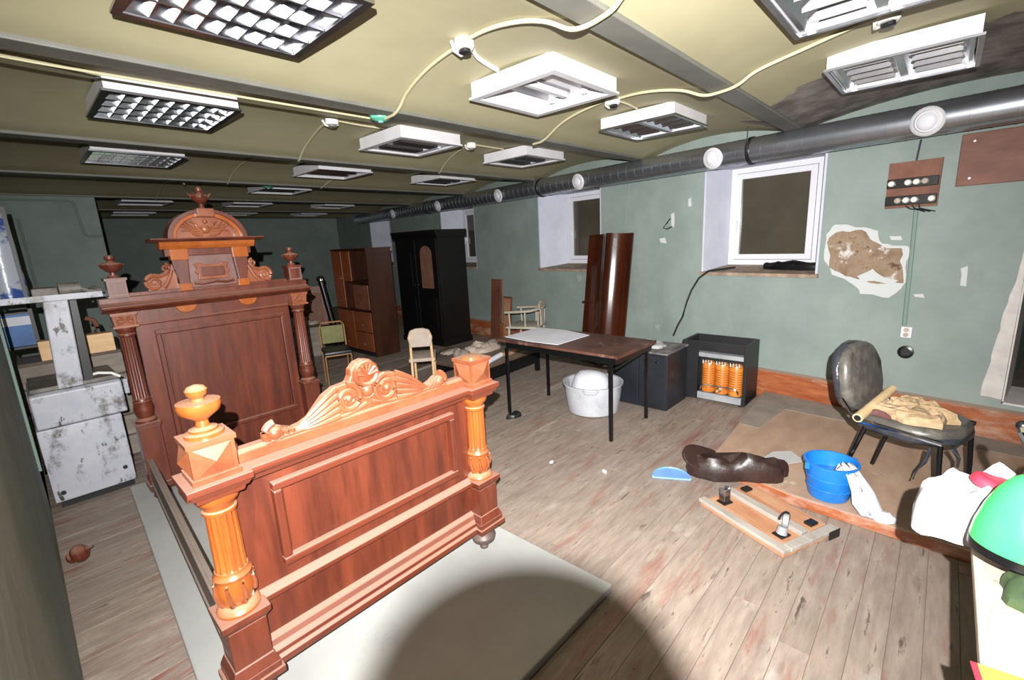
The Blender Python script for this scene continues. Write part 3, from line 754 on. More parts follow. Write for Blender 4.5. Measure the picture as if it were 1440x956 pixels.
# cartouche
b = B()
ct = [(-.10,.0),(-.085,-.02),(-.09,-.055),(.09,-.055),(.085,-.02),(.10,.0),(.085,.02),(.10,.055),(.06,.062),(.05,.048),(-.05,.048),(-.06,.062),(-.10,.055),(-.085,.02)]
b.prism([(hc+x*1.05, zz(1.545)+z) for x, z in ct], HY-.034, HY-.012, 'y')
b.build('cartouche', M_carvehd, hb, bev=0.006)
b = B(); b.prism([(hc+x, zz(1.545)+z) for x, z in ((-.07,-.032),(.07,-.032),(.075,0),(.07,.032),(-.07,.032),(-.075,0))], HY-.040, HY-.03, 'y')
b.tube([(hc-.12,HY-.03,zz(1.475)),(hc-.07,HY-.036,zz(1.468)),(hc,HY-.04,zz(1.478)),(hc+.07,HY-.036,zz(1.468)),(hc+.12,HY-.03,zz(1.475))], .011, 8)
b.build('cartouche_field', M_mahhd, hb, bev=0.003)
rail(hb, 'entablature', ax0-.02, ax1+.02, [(HY+.02,zz(1.655)),(HY-.045,zz(1.655)),(HY-.05,zz(1.70)),(HY+.02,zz(1.70))], M_mahhd)
rail(hb, 'pediment_cornice', ax0-.045, ax1+.045, [(HY+.03,zz(1.70)),(HY-.06,zz(1.70)),(HY-.075,zz(1.72)),(HY-.085,zz(1.745)),(HY+.03,zz(1.745))], M_hdlight)
rail(hb, 'pediment_cornice', ax0-.095, ax1+.095, [(HY+.03,zz(1.746)),(HY-.10,zz(1.746)),(HY-.13,zz(1.76)),(HY-.13,zz(1.768)),(HY+.03,zz(1.768))], M_mahhd)
# segmental pediment
R = .232; aw = 0.80
def arc(r_, n=22): return [(hc+r_*math.cos(PI*(1-k/n)), zz(1.765)+r_*aw*math.sin(PI*(1-k/n))) for k in range(n+1)]
def ring(r_o, r_i, y0, y1):
    o_, i_ = arc(r_o), arc(r_i); n = len(o_); b = MB(); v = []
    for y in (y0, y1):
        v += [(x, y, z) for x, z in o_]+[(x, y, z) for x, z in i_]
    f = []
    for k in range(n-1):
        f += [(k, k+1, n+k+1, n+k), (2*n+k, 3*n+k, 3*n+k+1, 2*n+k+1), (k, 2*n+k, 2*n+k+1, k+1), (n+k, n+k+1, 3*n+k+1, 3*n+k)]
    f += [(0, n, 3*n, 2*n), (n-1, 3*n-1, 4*n-1, 2*n-1)]
    return b.add(v, f)
ring(R, R-.026, HY-.105, HY+.03).build('pediment_arch', M_mahhd, hb, smooth=True)
ring(R-.026, R-.052, HY-.075, HY+.03).build('pediment_arch', M_hdlight, hb, smooth=True)
B().prism(arc(R-.05), HY-.02, HY+.02, 'y').build('tympanum', M_tymp, hb)
b = B()
for sgn in (-1, 1):
    for k in range(5):
        a = .5+.32*k
        pts = [(hc+sgn*(.02+.125*math.sin(a)*t_)+sgn*.01*math.sin(6*t_), HY-.024-.012*math.sin(PI*t_), zz(1.80)+.10*t_*math.cos(a*.85)+.015*math.sin(5*t_+k)) for t_ in [j/6 for j in range(7)]]
        b.tube(pts, .012, 6, r1=.006)
b.ball((hc, -.03+HY, zz(1.825)), .03, 12, (1,.7,1)); b.ball((hc, -.05+HY, zz(1.875)), .016, 10)
b.build('carved_relief', M_tymp, hb, smooth=True)
f3 = [(.034,0),(.034,.010),(.018,.016),(.014,.040),(.026,.05),(.048,.068),(.052,.088),(.044,.098),(.020,.104),(.015,.112),(.024,.122),(.024,.136),(.010,.146),(.003,.152)]
b = B(); zt = zz(1.765)+R*aw
b.lathe([(r_, z+zt-.004) for r_, z in f3], (hc, HY-.04, 0), 20)
for k in range(7):
    a = 2*PI*k/7+.3; b.cyl((hc+.04*math.cos(a), HY-.04+.04*math.sin(a), zt+.075), (hc+.068*math.cos(a), HY-.04+.068*math.sin(a), zt+.104), .012, .003, 6)
b.build('finial', M_mahhd, hb, smooth=True)
B().bb(hc-.05,hc+.05,HY-.115,HY-.0,zt-.05,zt+.004).build('keystone', M_tymp, hb, bev=0.005)

# ---------- side rails and slats
for (xa, xb, sgn) in ((xl-.02, hl-.03, -1), (xr+.02, hr+.03, 1)):
    L = math.hypot(xb-xa, HY-.07-.02); ang = math.atan2(-(xb-xa), HY-.07-.02)
    m_ = Matrix.Translation(((xa+xb)/2, (HY-.05)/2, 0)) @ Matrix.Rotation(ang, 4, 'Z')
    b = MB(); b.box((0,0,zz(.285)), (.030, L, .19)); b.box((sgn*.014,0,zz(.21)), (.018, L, .035)); b.box((sgn*.012,0,zz(.375)), (.014, L, .016))
    for v_ in b.bm.verts: v_.co = m_ @ v_.co
    sr = b.build('side_rail', M_grime, bed, bev=0.004)
    b = MB(); b.box((-sgn*.028,0,zz(.225)), (.026, L-.05, .03))
    for v_ in b.bm.verts: v_.co = m_ @ v_.co
    b.build('slat_ledge', M_grime, sr)
# detached turned knob lying by the left wall
k = thing('wooden_ball', 'loose round turned wooden ball lying on the floor by the left wall', 'wooden ball', (-0.025, 3.40, 0.048), 0)
b = MB(); b.lathe([(.004,-.05),(.028,-.046),(.032,-.036),(.020,-.028),(.046,-.012),(.052,.006),(.046,.024),(.024,.036),(.014,.040),(.016,.05),(.004,.056)], n=20, mtx=Matrix.Rotation(1.1,4,'Y') @ Matrix.Rotation(.4,4,'X'))
b.build('turned_body', M_mahhd, k, smooth=True)
MB().lathe([(.006,.054),(.006,.075)], n=8, mtx=Matrix.Rotation(1.1,4,'Y') @ Matrix.Rotation(.4,4,'X')).build('dowel', M_grime, k, smooth=True)

# ================================================================== MORE MATERIALS
M_ward = pmat('black wardrobe', C8(12,11,12), C8(17,15,15), 3, rough=0.4)
M_wardpan = pmat('brown inlaid panel', C8(104,72,58), C8(126,90,74), 5, rough=0.5)
M_cab = pmat('walnut veneer', C8(104,52,28), C8(134,74,42), 2.5, stretch=(3,3,0.6), rough=0.35, lo=0.25, hi=0.75, coat=0.1)
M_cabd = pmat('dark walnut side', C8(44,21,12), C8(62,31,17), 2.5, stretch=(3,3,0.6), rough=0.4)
M_vene = pmat('glossy rosewood veneer', C8(40,16,8), C8(72,32,15), 2.2, stretch=(4,4,0.5), rough=0.16, lo=0.25, hi=0.75, coat=0.4)
M_brownbd = pmat('brown board', C8(96,54,34), C8(122,74,50), 3, stretch=(3,3,0.8), rough=0.5)
M_tabtop = pmat('dusty brown laminate', C8(66,40,31), C8(98,66,54), 5, rough=0.45, extra=[(C8(160,132,116), 6, 0.58, 0.72, (1,1,1))])
M_paper = pmat('grey white paper', C8(214,214,222), C8(226,226,232), 5, rough=0.8)
M_tub = pmat('cloudy white plastic', C8(176,178,182), C8(158,160,166), 5, rough=0.5, extra=[(C8(120,118,116), 6, 0.58, 0.70, (1,1,1))])
M_whitecloth = pmat('white cloth', C8(206,206,212), C8(190,190,198), 9, rough=0.85, bump=0.2)
M_dusttop = pmat('dusty dark top', C8(70,66,68), C8(140,134,134), 9, rough=0.7)
M_copper = pmat('amber heater ceramic', C8(176,96,30), C8(206,126,48), 8, rough=0.3, coat=0.3)
M_copperd = pmat('heater ridge', C8(150,78,26), None, rough=0.35)
M_greymetal = pmat('grey sheet metal', C8(168,170,174), C8(146,148,152), 7, rough=0.45, metal=0.3)
M_brownbag = pmat('dark brown plastic film', C8(34,20,17), C8(48,31,27), 6, rough=0.42, bump=0.5, bscale=14)
M_ltblue = pmat('light blue plastic', C8(104,146,208), C8(122,162,218), 5, rough=0.4)
M_blue = pmat('blue plastic', C8(22,104,186), C8(34,118,200), 5, rough=0.3)
M_chairg = pmat('grey padded fabric under film', C8(70,68,64), C8(98,94,88), 14, rough=0.35, bump=0.35, bscale=16, extra=[(C8(120,114,104), 8, 0.6, 0.75, (1,1,1))])
M_film = pmat('dark glossy film', C8(40,42,48), C8(58,60,66), 8, rough=0.14, bump=0.5, bscale=18)
M_scrap = pmat('crumbled beige foam', C8(150,124,92), C8(178,154,122), 12, rough=0.9, bump=0.9, bscale=30, extra=[(C8(160,84,66), 9, 0.62, 0.7, (1,1,1)), (C8(110,84,62), 14, 0.62, 0.72, (1,1,1))])
M_bamboo = pmat('pale rolled lining', C8(206,180,138), C8(186,160,120), 6, stretch=(1,1,5), rough=0.7)
M_green = pmat('bright green enamel', C8(58,196,98), C8(66,204,106), 2, rough=0.25, coat=0.3)
M_chrome = pmat('chrome', C8(200,200,204), None, rough=0.15, metal=1)
M_desk = pmat('dusty desk top', C8(166,152,136), C8(196,184,172), 7, rough=0.7, bump=0.2, extra=[(C8(214,202,190), 5, 0.6, 0.72, (1,1,1)), (C8(120,104,90), 9, 0.63, 0.72, (1,1,1))])
M_yellow = pmat('yellow card', C8(226,206,72), C8(216,194,60), 5, rough=0.7)
M_olive = pmat('dark green fabric', C8(42,62,40), C8(66,84,46), 8, rough=0.8, bump=0.5, extra=[(C8(176,160,30), 8, 0.60, 0.66, (1,1,1))])
M_red = pmat('red print', C8(200,44,66), None, rough=0.6)
M_cream = pmat('cream painted wood', C8(186,178,162), C8(168,160,142), 5, rough=0.5)
M_gold = pmat('brass coloured tube', C8(170,130,90), None, rough=0.35, metal=0.4)
M_moss = pmat('olive upholstery', C8(104,104,64), C8(122,120,78), 10, rough=0.8)
M_greyup = pmat('grey upholstery', C8(176,160,146), C8(160,146,134), 9, rough=0.8)
M_pine = pmat('pale timber', C8(222,186,140), C8(206,166,120), 3, stretch=(1,6,6), rough=0.6)
M_greywood = pmat('grey old wood', C8(112,102,92), C8(140,130,120), 3, stretch=(1,5,5), rough=0.75)
M_darkwood = pmat('dark dusty wood', C8(66,48,38), C8(96,76,62), 5, rough=0.6, dust=C8(130,118,106), dustk=0.55)
M_fuse = pmat('black bakelite', C8(22,20,20), None, rough=0.3)
M_ceramic = pmat('white ceramic', C8(226,222,214), None, rough=0.25)
M_terra = pmat('brown fibre board', C8(106,70,57), C8(126,86,70), 8, rough=0.8)
M_oldwood = pmat('reddish brown old board', C8(94,56,40), C8(118,74,56), 3, stretch=(3,1,3), rough=0.6)
M_clear = pmat('cloudy film', C8(206,206,206), None, rough=0.3, alpha=0.55)
M_pinkwood = pmat('pink orange wood', C8(160,108,76), C8(182,138,106), 3, stretch=(5,1,5), rough=0.6)
M_whitewood = pmat('whitewashed wood', C8(166,158,148), C8(142,134,126), 4, stretch=(5,1,5), rough=0.7)
M_rubber = pmat('black rubber', C8(24,22,22), None, rough=0.5)

def blob(rx, ry, h, seed, amp=0.35, n=22, ztop=0.5, sharp=6):
    """crumpled heap on z=0: irregular outline, noisy top, flat underside"""
    b = MB(); rings = 9; v = []; f = []
    for k in range(rings):
        t_ = k/(rings-1)
        for i in range(n):
            a = 2*PI*i/n
            e = 1+amp*noise.noise(Vector((math.cos(a)*1.6+seed, math.sin(a)*1.6, seed*.7)))
            r_ = math.cos(t_*PI/2)**ztop*e
            x, y = rx*r_*math.cos(a), ry*r_*math.sin(a)
            z = h*math.sin(t_*PI/2)**.8
            d = noise.noise(Vector((x*sharp*2+seed, y*sharp*2, z*sharp)))+.5*noise.noise(Vector((x*sharp*5, y*sharp*5+seed, z*9)))
            z2 = max(0.0, z+h*.42*d*(0.15+t_)) if k else 0
            v.append((x*(1+.12*d), y*(1+.12*d), z2))
    for k in range(rings-1):
        for i in range(n):
            j = (i+1) % n; f.append((k*n+i, k*n+j, (k+1)*n+j, (k+1)*n+i))
    f.append(tuple(range(n-1, -1, -1))); f.append(tuple(range((rings-1)*n, rings*n)))
    return b.add(v, f)

# ================================================================== PLATFORM BY THE WINDOW WALL
pf = thing('plywood_platform', 'low plywood platform along the wall with an orange edge batten', 'platform', (3.9, 0.0, 0))
def W(p): return (p[0]-3.9, p[1])
MB().prism([W(p) for p in ((4.87,1.17),(3.10,1.07),(2.975,0.55),(2.935,-0.2),(2.86,-1.7),(4.44,-1.7))], 0.002, 0.058, 'z').build('plywood_sheet', M_ply, pf, bev=0.004)
MB().prism([W(p) for p in ((3.10,1.09),(2.950,0.55),(2.910,-0.2),(2.835,-1.7),(2.86,-1.7),(2.934,-0.2),(2.974,0.55),(3.10,1.072))], 0.002, 0.062, 'z').build('edge_batten', M_orange, pf, bev=0.003)
MB().prism([W(p) for p in ((3.9,1.115),(4.87,1.17),(4.44,-1.7),(4.25,-1.7),(4.42,0.1),(4.45,0.9),(3.9,0.96))], 0.0585, 0.0615, 'z').build('plywood_offcut', pmat('greyed plywood', C8(150,136,124), C8(128,118,110), 5, rough=0.8), pf)
tag(MB().prism([(-.13,-.06),(.10,-.09),(.14,.05),(.02,.10),(-.11,.06)], 0.0, 0.004, 'z').jitter(.004,20).build('plastic_film', M_clear, loc=(3.42,0.68,0.066), rotz=-.5), 'scrap of cloudy plastic film on the platform beside the blue bucket', 'plastic film')

# ================================================================== TABLE AND WHAT IS ON AND UNDER IT
tb = thing('table', 'brown topped table on a black steel frame in the middle of the room', 'table', (3.385, 2.42, 0))
TX, TY = .335, .645
MB().bb(-TX,TX,-TY,TY,.712,.735).build('table_top', M_tabtop, tb, bev=0.003)
MB().bb(-TX+.03,TX-.03,-TY+.02,-TY+.05,.655,.711).bb(-TX+.03,TX-.03,TY-.12,TY-.09,.655,.711).bb(-TX+.02,-TX+.05,-TY+.051,TY-.121,.655,.711).bb(TX-.05,TX-.02,-TY+.051,TY-.121,.655,.711).build('frame', M_black, tb)
for (x, y) in ((-.295,-.575),(.315,-.575),(-.310,.545),(.305,.545)):
    MB().bb(x-.0125,x+.0125,y-.0125,y+.0125,0.001,.6545).build('leg', M_black, tb)
MB().cyl((-.28,-.60,.615),(.30,-.60,.66),.011,n=8).build('side_bar', M_black, tb, smooth=True)
MB().bb(-TX-.006,TX+.006,-TY-.006,-TY-.001,.708,.737).build('edge_strip', M_tabtop, tb)
tag(MB().prism([(-.28,-.33),(.20,-.34),(.29,.0),(.27,.33),(-.26,.32),(-.29,.0)], 0, .004, 'z').jitter(.004,9).build('paper_sheet', M_paper, loc=(3.40,2.72,.738)), 'large white paper sheet spread on the table', 'paper')
for k in range(2):
    tag(blob(.022+.004*k, .014, .012, 31+k).build('crumb', M_whitecloth, loc=((2.505,2.01,0.0) if k == 0 else (2.62,1.62,0.0)), rotz=k), ['small white scrap lying on the bare floor boards', 'tiny white scrap near the bed foot on the boards'][k], 'scrap')
tag(blob(.075, .05, .05, 8).build('dark_rag', M_dark, loc=(3.02,2.86,0), smooth=True), 'small dark rag lying by the table leg', 'rag')

tu = thing('plastic_tub', 'round white plastic tub standing under the table', 'tub', (3.62, 2.36, 0))
b = MB(); b.lathe([(.215,0.001),(.24,.012),(.268,.20),(.272,.27),(.288,.275),(.288,.29),(.268,.288),(.258,.20),(.22,.022),(.02,.018)], n=32); b.build('tub_wall', M_tub, tu, smooth=True)
for a in (0.5, 0.5+PI): MB().tube([(.285*math.cos(a-.25),.285*math.sin(a-.25),.28),(.315*math.cos(a-.15),.315*math.sin(a-.15),.262),(.315*math.cos(a+.15),.315*math.sin(a+.15),.262),(.285*math.cos(a+.25),.285*math.sin(a+.25),.28)], .010, 6).build('handle', M_tub, tu, smooth=True)
o = thing('white_bowl', 'white rounded bowl lying upside down in the plastic tub', 'bowl', (3.65, 2.40, .20))
MB().lathe([(.19,-.02),(.19,.02),(.175,.10),(.13,.155),(.06,.175),(.005,.178)], n=24, mtx=Matrix.Rotation(.25,4,'Y')).build('bowl_body', M_whitecloth, o, smooth=True)
MB().lathe([(.195,-.03),(.2,-.025),(.2,-.012),(.193,-.008)], n=24, mtx=Matrix.Rotation(.25,4,'Y')).build('bowl_rim', M_pvc, o, smooth=True)

# black cabinet box beside the table, heater
cb = thing('black_cabinet', 'black box cabinet with a dusty top next to the heater', 'cabinet', (4.18, 2.05, 0), 0)
MB().bb(-.225,.225,-.28,.285,.0,.545).build('body', M_bluegrey, cb, bev=0.004)
MB().bb(-.245,.235,-.29,.295,.546,.562).build('top_panel', M_dusttop, cb, bev=0.003)
for yy_ in (-.19,-.08): MB().ball((-.246,yy_,.47), .016, 10, (.6,1.4,.6)).build('handle', M_dark, cb, smooth=True)
for y0, y1 in ((-.272,-.003),(.003,.277)): MB().bb(-.240,-.226,y0,y1,.03,.53).build('door', M_bluegrey, cb, bev=0.003)
tag(blob(.15,.17,.04,5).build('dust_sheet', M_clear, loc=(4.19,2.07,.5635), smooth=True), 'crumpled cloudy film on the black box cabinet', 'plastic film')

ht = thing('gas_heater', 'black open topped heater cabinet with amber ceramic panels', 'heater', (4.605, 1.525, 0), 0)
X0, X1, Y0, Y1, HH = -.185, .185, -.305, .30, .60
MB().bb(X0,X1,Y0,Y0+.03,.02,HH).build('side_panel', M_dark, ht, bev=0.003)
MB().bb(X0,X1,Y1-.03,Y1,.02,HH).build('side_panel', M_dark, ht, bev=0.003)
MB().bb(X1-.02,X1,Y0+.03,Y1-.03,.02,HH).build('back_panel', M_dark, ht)
MB().bb(X0,X0+.02,Y0+.03,Y1-.03,HH-.085,HH).build('top_rail', M_dark, ht)
MB().bb(X0,X0+.02,Y1-.16,Y1-.03,.02,HH-.085).build('front_panel', M_dark, ht)
MB().bb(X0+.02,X1-.02,Y0+.03,Y1-.03,.02,.04).build('bottom_panel', M_dark, ht)
MB().bb(X0+.05,X1-.021,Y0+.031,Y1-.031,HH-.16,HH-.12).build('inner_deck', M_greymetal, ht)
MB().bb(X0-.004,X0+.03,Y0+.035,Y1-.165,.03,.095).build('foot_plate', M_greymetal, ht)
MB().bb(X0+.06,X0+.07,Y0+.031,Y1-.16,.04,HH-.162).build('reflector', M_dark, ht)
for k in range(3):
    y0 = Y0+.045+k*.126
    b = MB(); b.lathe([(.061,.105),(.063,.12),(.063,.37),(.052,.40),(.03,.41)], (X0+.055,y0+.058,0), 20); hp = b.build('ceramic_burner', M_copper, ht, smooth=True)
    b = MB()
    for j in range(9): b.lathe([(.0632,.15+.023*j),(.0648,.154+.023*j),(.0632,.158+.023*j)], (X0+.055,y0+.058,0), 18)
    b.build('ridge', M_copperd, hp, smooth=True)
    MB().tube([(X0+.01,y0+.01,.385),(X0-.002,y0+.03,.41),(X0-.002,y0+.06,.395),(X0-.002,y0+.09,.41),(X0+.01,y0+.11,.385)], .005, 6).build('wire_guard', M_metal, hp, smooth=True)
    for j in range(4): MB().cyl((X0+.0,y0+.02+.026*j,.392),(X0-.002,y0+.02+.026*j,.425),.006,.002,6).build('ceramic_tip', M_ceramic, hp)
b = MB(); y0, y1 = Y0+.06, Y1-.19
b.tube([(X0-.006,y0,.125),(X0-.012,y0+.01,.16),(X0-.012,y0+.04,.18),(X0-.012,y1-.04,.18),(X0-.012,y1-.01,.16),(X0-.006,y1,.125)], .008, 8)
b.build('front_guard', M_chrome, ht, smooth=True)
MB().tube([(X0-.008,(y0+y1)/2+.02*math.cos(a),.145+.02*math.sin(a)) for a in [2*PI*k/12 for k in range(12)]], .006, 6, close=True).build('knob_ring', M_chrome, ht, smooth=True)
for yy_ in (Y0+.05, Y1-.05):
    for xx_ in (X0+.04, X1-.04): MB().cyl((xx_,yy_,0.001),(xx_,yy_,.02),.018,n=10).build('foot', M_rubber, ht)
def wt(x, s, z): return tuple(wp(x, s, z))
tag(MB().tube([wt(.22,.45,1.247),wt(.08,.52,1.238),wt(-.045,.60,1.228),wt(-.06,.70,1.15),wt(-.06,.78,1.02),wt(-.07,.83,.88),wt(-.09,.86,.72),wt(-.12,.90,.62),wt(-.14,.94,.50)], .010, 8).build('black_hose', M_blackcable, smooth=True), 'black cable hanging from the window sill down to the heater', 'cable')
cl = blob(.075, .25, .075, 12, sharp=7).build('black_cloth', M_black, smooth=True)
cl.location = wt(.20, -.13, 1.238); cl.rotation_euler = (0, -.12, -WA); tag(cl, 'black crumpled cloth lying on the window sill', 'cloth')

# ================================================================== LEANING DOORS AND BOARDS AT THE WALL
def lean(name, label, s, w_, h, th, base, mat, wave=None, cat='board', group=None):
    """a panel leaning on the window wall: base = distance of its foot from the wall"""
    t = thing(name, label, cat, wp(-base, s, 0), -WA, group)
    ang = math.asin(max(0, (base-.012-th))/h)
    pts = [(-w_/2+w_*k/24, (wave(k/24) if wave else 0)) for k in range(25)]
    q = [(y, x) for y, x in pts]+[(y, x+th) for y, x in reversed(pts)]
    b = MB(); b.prism([(x, y) for (y, x) in q], 0, h, 'z')
    R_ = Matrix.Rotation(ang, 4, 'Y')
    for v_ in b.bm.verts: v_.co = R_ @ v_.co
    b.build('panel', mat, t, smooth=bool(wave))
    return t, R_
t, R_ = lean('rosewood_door', 'glossy rosewood wardrobe door with a bulging face leaning on the window wall', 1.93, .70, 1.68, .024, .26, M_vene, lambda u: -.09*math.exp(-((u-.42)/.15)**2)+.010*math.sin(u*8), 'door')  # detached wardrobe door with a bulging face
b = MB(); b.cyl((-.045,.30,.80),(-.075,.30,.80),.012,.016,10)
for v_ in b.bm.verts: v_.co = R_ @ v_.co
b.build('knob', M_metal, t, smooth=True)
t, R_ = lean('brown_plank', 'tall narrow dark brown plank leaning between wardrobe and cream chair', 4.36, .27, 1.02, .03, .13, M_brownbd)
b = MB().bb(-.004,-.0005,-.12,.12,.03,1.0)
for v_ in b.bm.verts: v_.co = R_ @ v_.co
b.build('facing', M_oldwood, t)
t, R_ = lean('brown_shelf_board', 'short reddish brown board leaning beside the tall narrow plank', 4.08, .20, .74, .03, .11, M_oldwood)
b = MB().bb(-.004,-.0005,-.085,.085,.03,.71)
for v_ in b.bm.verts: v_.co = R_ @ v_.co
b.build('facing', M_pinkwood, t)

# ================================================================== WARDROBE, WALNUT CABINET
wd = thing('wardrobe', 'tall black wardrobe with a brown arched door panel', 'wardrobe', (4.62, 6.40, 0), 0)
MB().bb(0,.58,-.56,.57,.10,1.76).build('body', M_ward, wd)
MB().bb(-.02,.60,-.58,.59,0,.10).build('plinth', M_ward, wd, bev=0.01)
MB().prism([(.60,1.76),(-.02,1.76),(-.045,1.80),(-.06,1.84),(-.06,1.87),(.60,1.87)], -.60, .61, 'y').build('cornice', M_ward, wd)
for k, (y0, y1) in enumerate(((-.545,-.01),(.01,.555))):
    d_ = MB().bb(-.022,-.001,y0,y1,.13,1.73).build('door', M_ward, wd, bev=0.004)
    ym = (y0+y1)/2; a_ = [(ym+.15*math.cos(PI*j/12), 1.50+.13*math.sin(PI*j/12)) for j in range(13)]
    MB().prism(a_+[(ym-.15,.95),(ym+.15,.95)], -.0225, -.028, 'x').build('arched_panel', M_wardpan if k == 0 else M_ward, d_)
    MB().bb(-.03,-.0225,y0+.08,y1-.08,.25,.8).build('lower_panel', M_ward, d_, bev=0.006)
    MB().ball((-.04, y1-.04 if k == 0 else y0+.04, 1.0), .016, 10).build('knob', M_dark, d_, smooth=True)
ct_ = thing('wall_unit', 'walnut wall unit with open niche beside the black wardrobe', 'cabinet', (3.58, 6.72, 0), 0)
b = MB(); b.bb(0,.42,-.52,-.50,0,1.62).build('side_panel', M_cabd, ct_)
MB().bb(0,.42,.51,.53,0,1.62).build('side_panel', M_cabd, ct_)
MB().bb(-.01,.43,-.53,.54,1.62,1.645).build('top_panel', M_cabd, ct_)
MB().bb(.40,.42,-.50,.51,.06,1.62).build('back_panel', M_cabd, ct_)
MB().bb(0.01,.40,-.50,.51,.0,.06).build('plinth', M_dark, ct_)
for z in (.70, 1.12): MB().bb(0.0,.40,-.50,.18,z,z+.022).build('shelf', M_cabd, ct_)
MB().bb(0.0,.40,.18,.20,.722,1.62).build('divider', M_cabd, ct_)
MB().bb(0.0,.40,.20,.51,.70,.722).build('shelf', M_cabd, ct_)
for (y0, y1, z0, z1, m_) in ((.205,.505,.73,1.61,M_cab),(-.06,.175,1.15,1.60,M_cab),(-.495,-.07,.73,1.10,M_oldwood),(.02,.505,.08,.69,M_cab),(-.495,.01,.38,.69,M_cab),(-.495,.01,.08,.37,M_cab)):
    d_ = MB().bb(-.018,-.001,y0,y1,z0,z1).build('door' if z1-z0 > .35 else 'drawer', m_, ct_, bev=0.004)
    MB().ball((-.026,(y0+y1)/2,z0+.1), .012, 8).build('knob', M_metal, d_, smooth=True)
tag(MB().lathe([(.05,0),(.06,.03),(.03,.10),(.04,.14),(.02,.16)], n=14).build('dark_vase', M_dark, loc=(3.70,6.50,.7235), smooth=True), 'small dark vase in the niche of the walnut wall unit', 'vase')

# things between headboard and wall unit
t = thing('standing_board', 'brown wooden panel standing behind the headboard beside the wall unit', 'panel', (3.30, 7.72, 0), -.5)
MB().bb(-.28,.28,-.012,.012,0,1.06).build('board', M_brownbd, t); MB().bb(-.22,.22,-.02,-.0125,.1,.95).build('field', M_oldwood, t, bev=0.004)
t = thing('black_post', 'leaning black post with a steel top beside the wall unit', 'post', (3.46, 7.30, 0), 0)
MB().cyl((.06,-.05,0),(-.06,.05,1.16),.045,.045,14).build('shaft', M_black, t, smooth=True)
MB().lathe([(.046,0),(.06,.01),(.062,.05),(.045,.08),(.02,.09)], (-.062,.052,1.15), 16).build('cap', M_chrome, t, smooth=True)
tag(MB().bb(-.12,.12,-.09,.09,0,.16).jitter(.01,6).build('small_carton', M_greyup, loc=(2.97,7.38,.467), rotz=-.3), 'pale carton on the low chest behind the headboard', 'carton')
t = thing('low_chest', 'low grey brown chest behind the bed headboard', 'chest', (3.02, 7.40, 0), -.2)
MB().bb(-.28,.26,-.2,.2,0,.44).build('body', M_greywood, t); MB().bb(-.30,.28,-.22,.22,.441,.465).build('lid', M_greywood, t, bev=0.004)
tag(blob(.10,.08,.05,77).build('folded_cloth', M_greyup, loc=(3.22,7.52,.466)), 'grey cloth heap on the low chest lid', 'cloth')

# ================================================================== CHAIRS
def tubechair(label, loc, rz, fr, up, seat, hb_=.80, w_=.36):
    t = thing('chair', label, 'chair', loc, rz)
    for sx in (-1, 1):
        x = sx*w_/2
        MB().tube([(x,-.19,0.002),(x,-.185,.42)], .010, 8).build('leg', fr, t, smooth=True)
        MB().tube([(x,.24,0.002),(x,.185,.42)], .010, 8).build('leg', fr, t, smooth=True)
    b = MB(); b.tube([(-w_/2,.185,.42),(-w_/2,.215,.60),(-w_/2,.235,hb_-.05),(-w_/2+.03,.24,hb_),(w_/2-.03,.24,hb_),(w_/2,.235,hb_-.05),(w_/2,.215,.60),(w_/2,.185,.42)], .011, 8)
    b.build('back_frame', fr, t, smooth=True)
    MB().tube([(-w_/2,-.19,.42),(w_/2,-.19,.42)], .010, 8).build('front_bar', fr, t, smooth=True)
    MB().box((0,-.005,.445), (w_+.02,.40,.045), None, .018).build('seat', seat, t, smooth=True)
    MB().box((0,.222,hb_-.15), (w_-.03,.03,.22), (-.08,0,0), .012).build('backrest', up, t, smooth=True)
    return t
tubechair('brass framed chair with an olive back behind the bed', (2.54,5.33,0), -.35, M_gold, M_moss, M_bluegrey, .76, .29)
t = thing('chair', 'pale wooden chair with a grey padded back beside the low bench', 'chair', (2.94, 4.12, 0), 2.45)
for sx in (-1, 1):
    x = sx*.11
    MB().tube([(x,-.18,0.002),(x,-.18,.43)], .014, 8).build('leg', M_pine, t, smooth=True)
    MB().tube([(x,.24,0.002),(x,.19,.43),(x*.98,.20,.62),(x*.94,.235,.74)], .014, 8).build('leg', M_pine, t, smooth=True)
MB().box((0,0,.45), (.28,.40,.04), None, .012).build('seat', M_greyup, t, smooth=True)
b = MB(); b.prism([(-.105,.60),(.105,.60),(.13,.70),(.10,.78),(.035,.80),(-.035,.80),(-.10,.78),(-.13,.70)], .20, .235, 'y'); b.build('backrest', M_greyup, t, bev=0.01)

t = thing('armchair', 'cream wooden armchair with curved arm rail against the window wall', 'chair', (4.98, 4.36, 0), 3.5)
for (x, y) in ((-.24,-.2),(.24,-.2),(-.2,.2),(.2,.2)):
    MB().tube([(x,y,0.002),(x*.95,y*.95,.42)], .016, 8).build('leg', M_cream, t, smooth=True)
MB().box((0,0,.435), (.50,.46,.035), None, .012).build('seat', M_cream, t, smooth=True)
for (x, y) in ((-.235,-.17),(.235,-.17),(-.235,.06),(.235,.06),(-.14,.215),(.14,.215)):
    MB().tube([(x,y,.45),(x*1.02,y*1.05,.655)], .011, 8).build('spindle', M_cream, t, smooth=True)
b = MB(); b.tube([(-.24,-.24,.65),(-.245,-.05,.66),(-.225,.13,.67),(-.13,.235,.69),(0,.255,.70),(.13,.235,.69),(.225,.13,.67),(.245,-.05,.66),(.24,-.24,.65)], .018, 8); b.build('arm_rail', M_cream, t, smooth=True)
b = MB(); b.prism([(-.16,.70),(.16,.70),(.17,.76),(.10,.80),(-.10,.80),(-.17,.76)], .232, .262, 'y'); b.build('head_rail', M_greyup, t, bev=0.01)
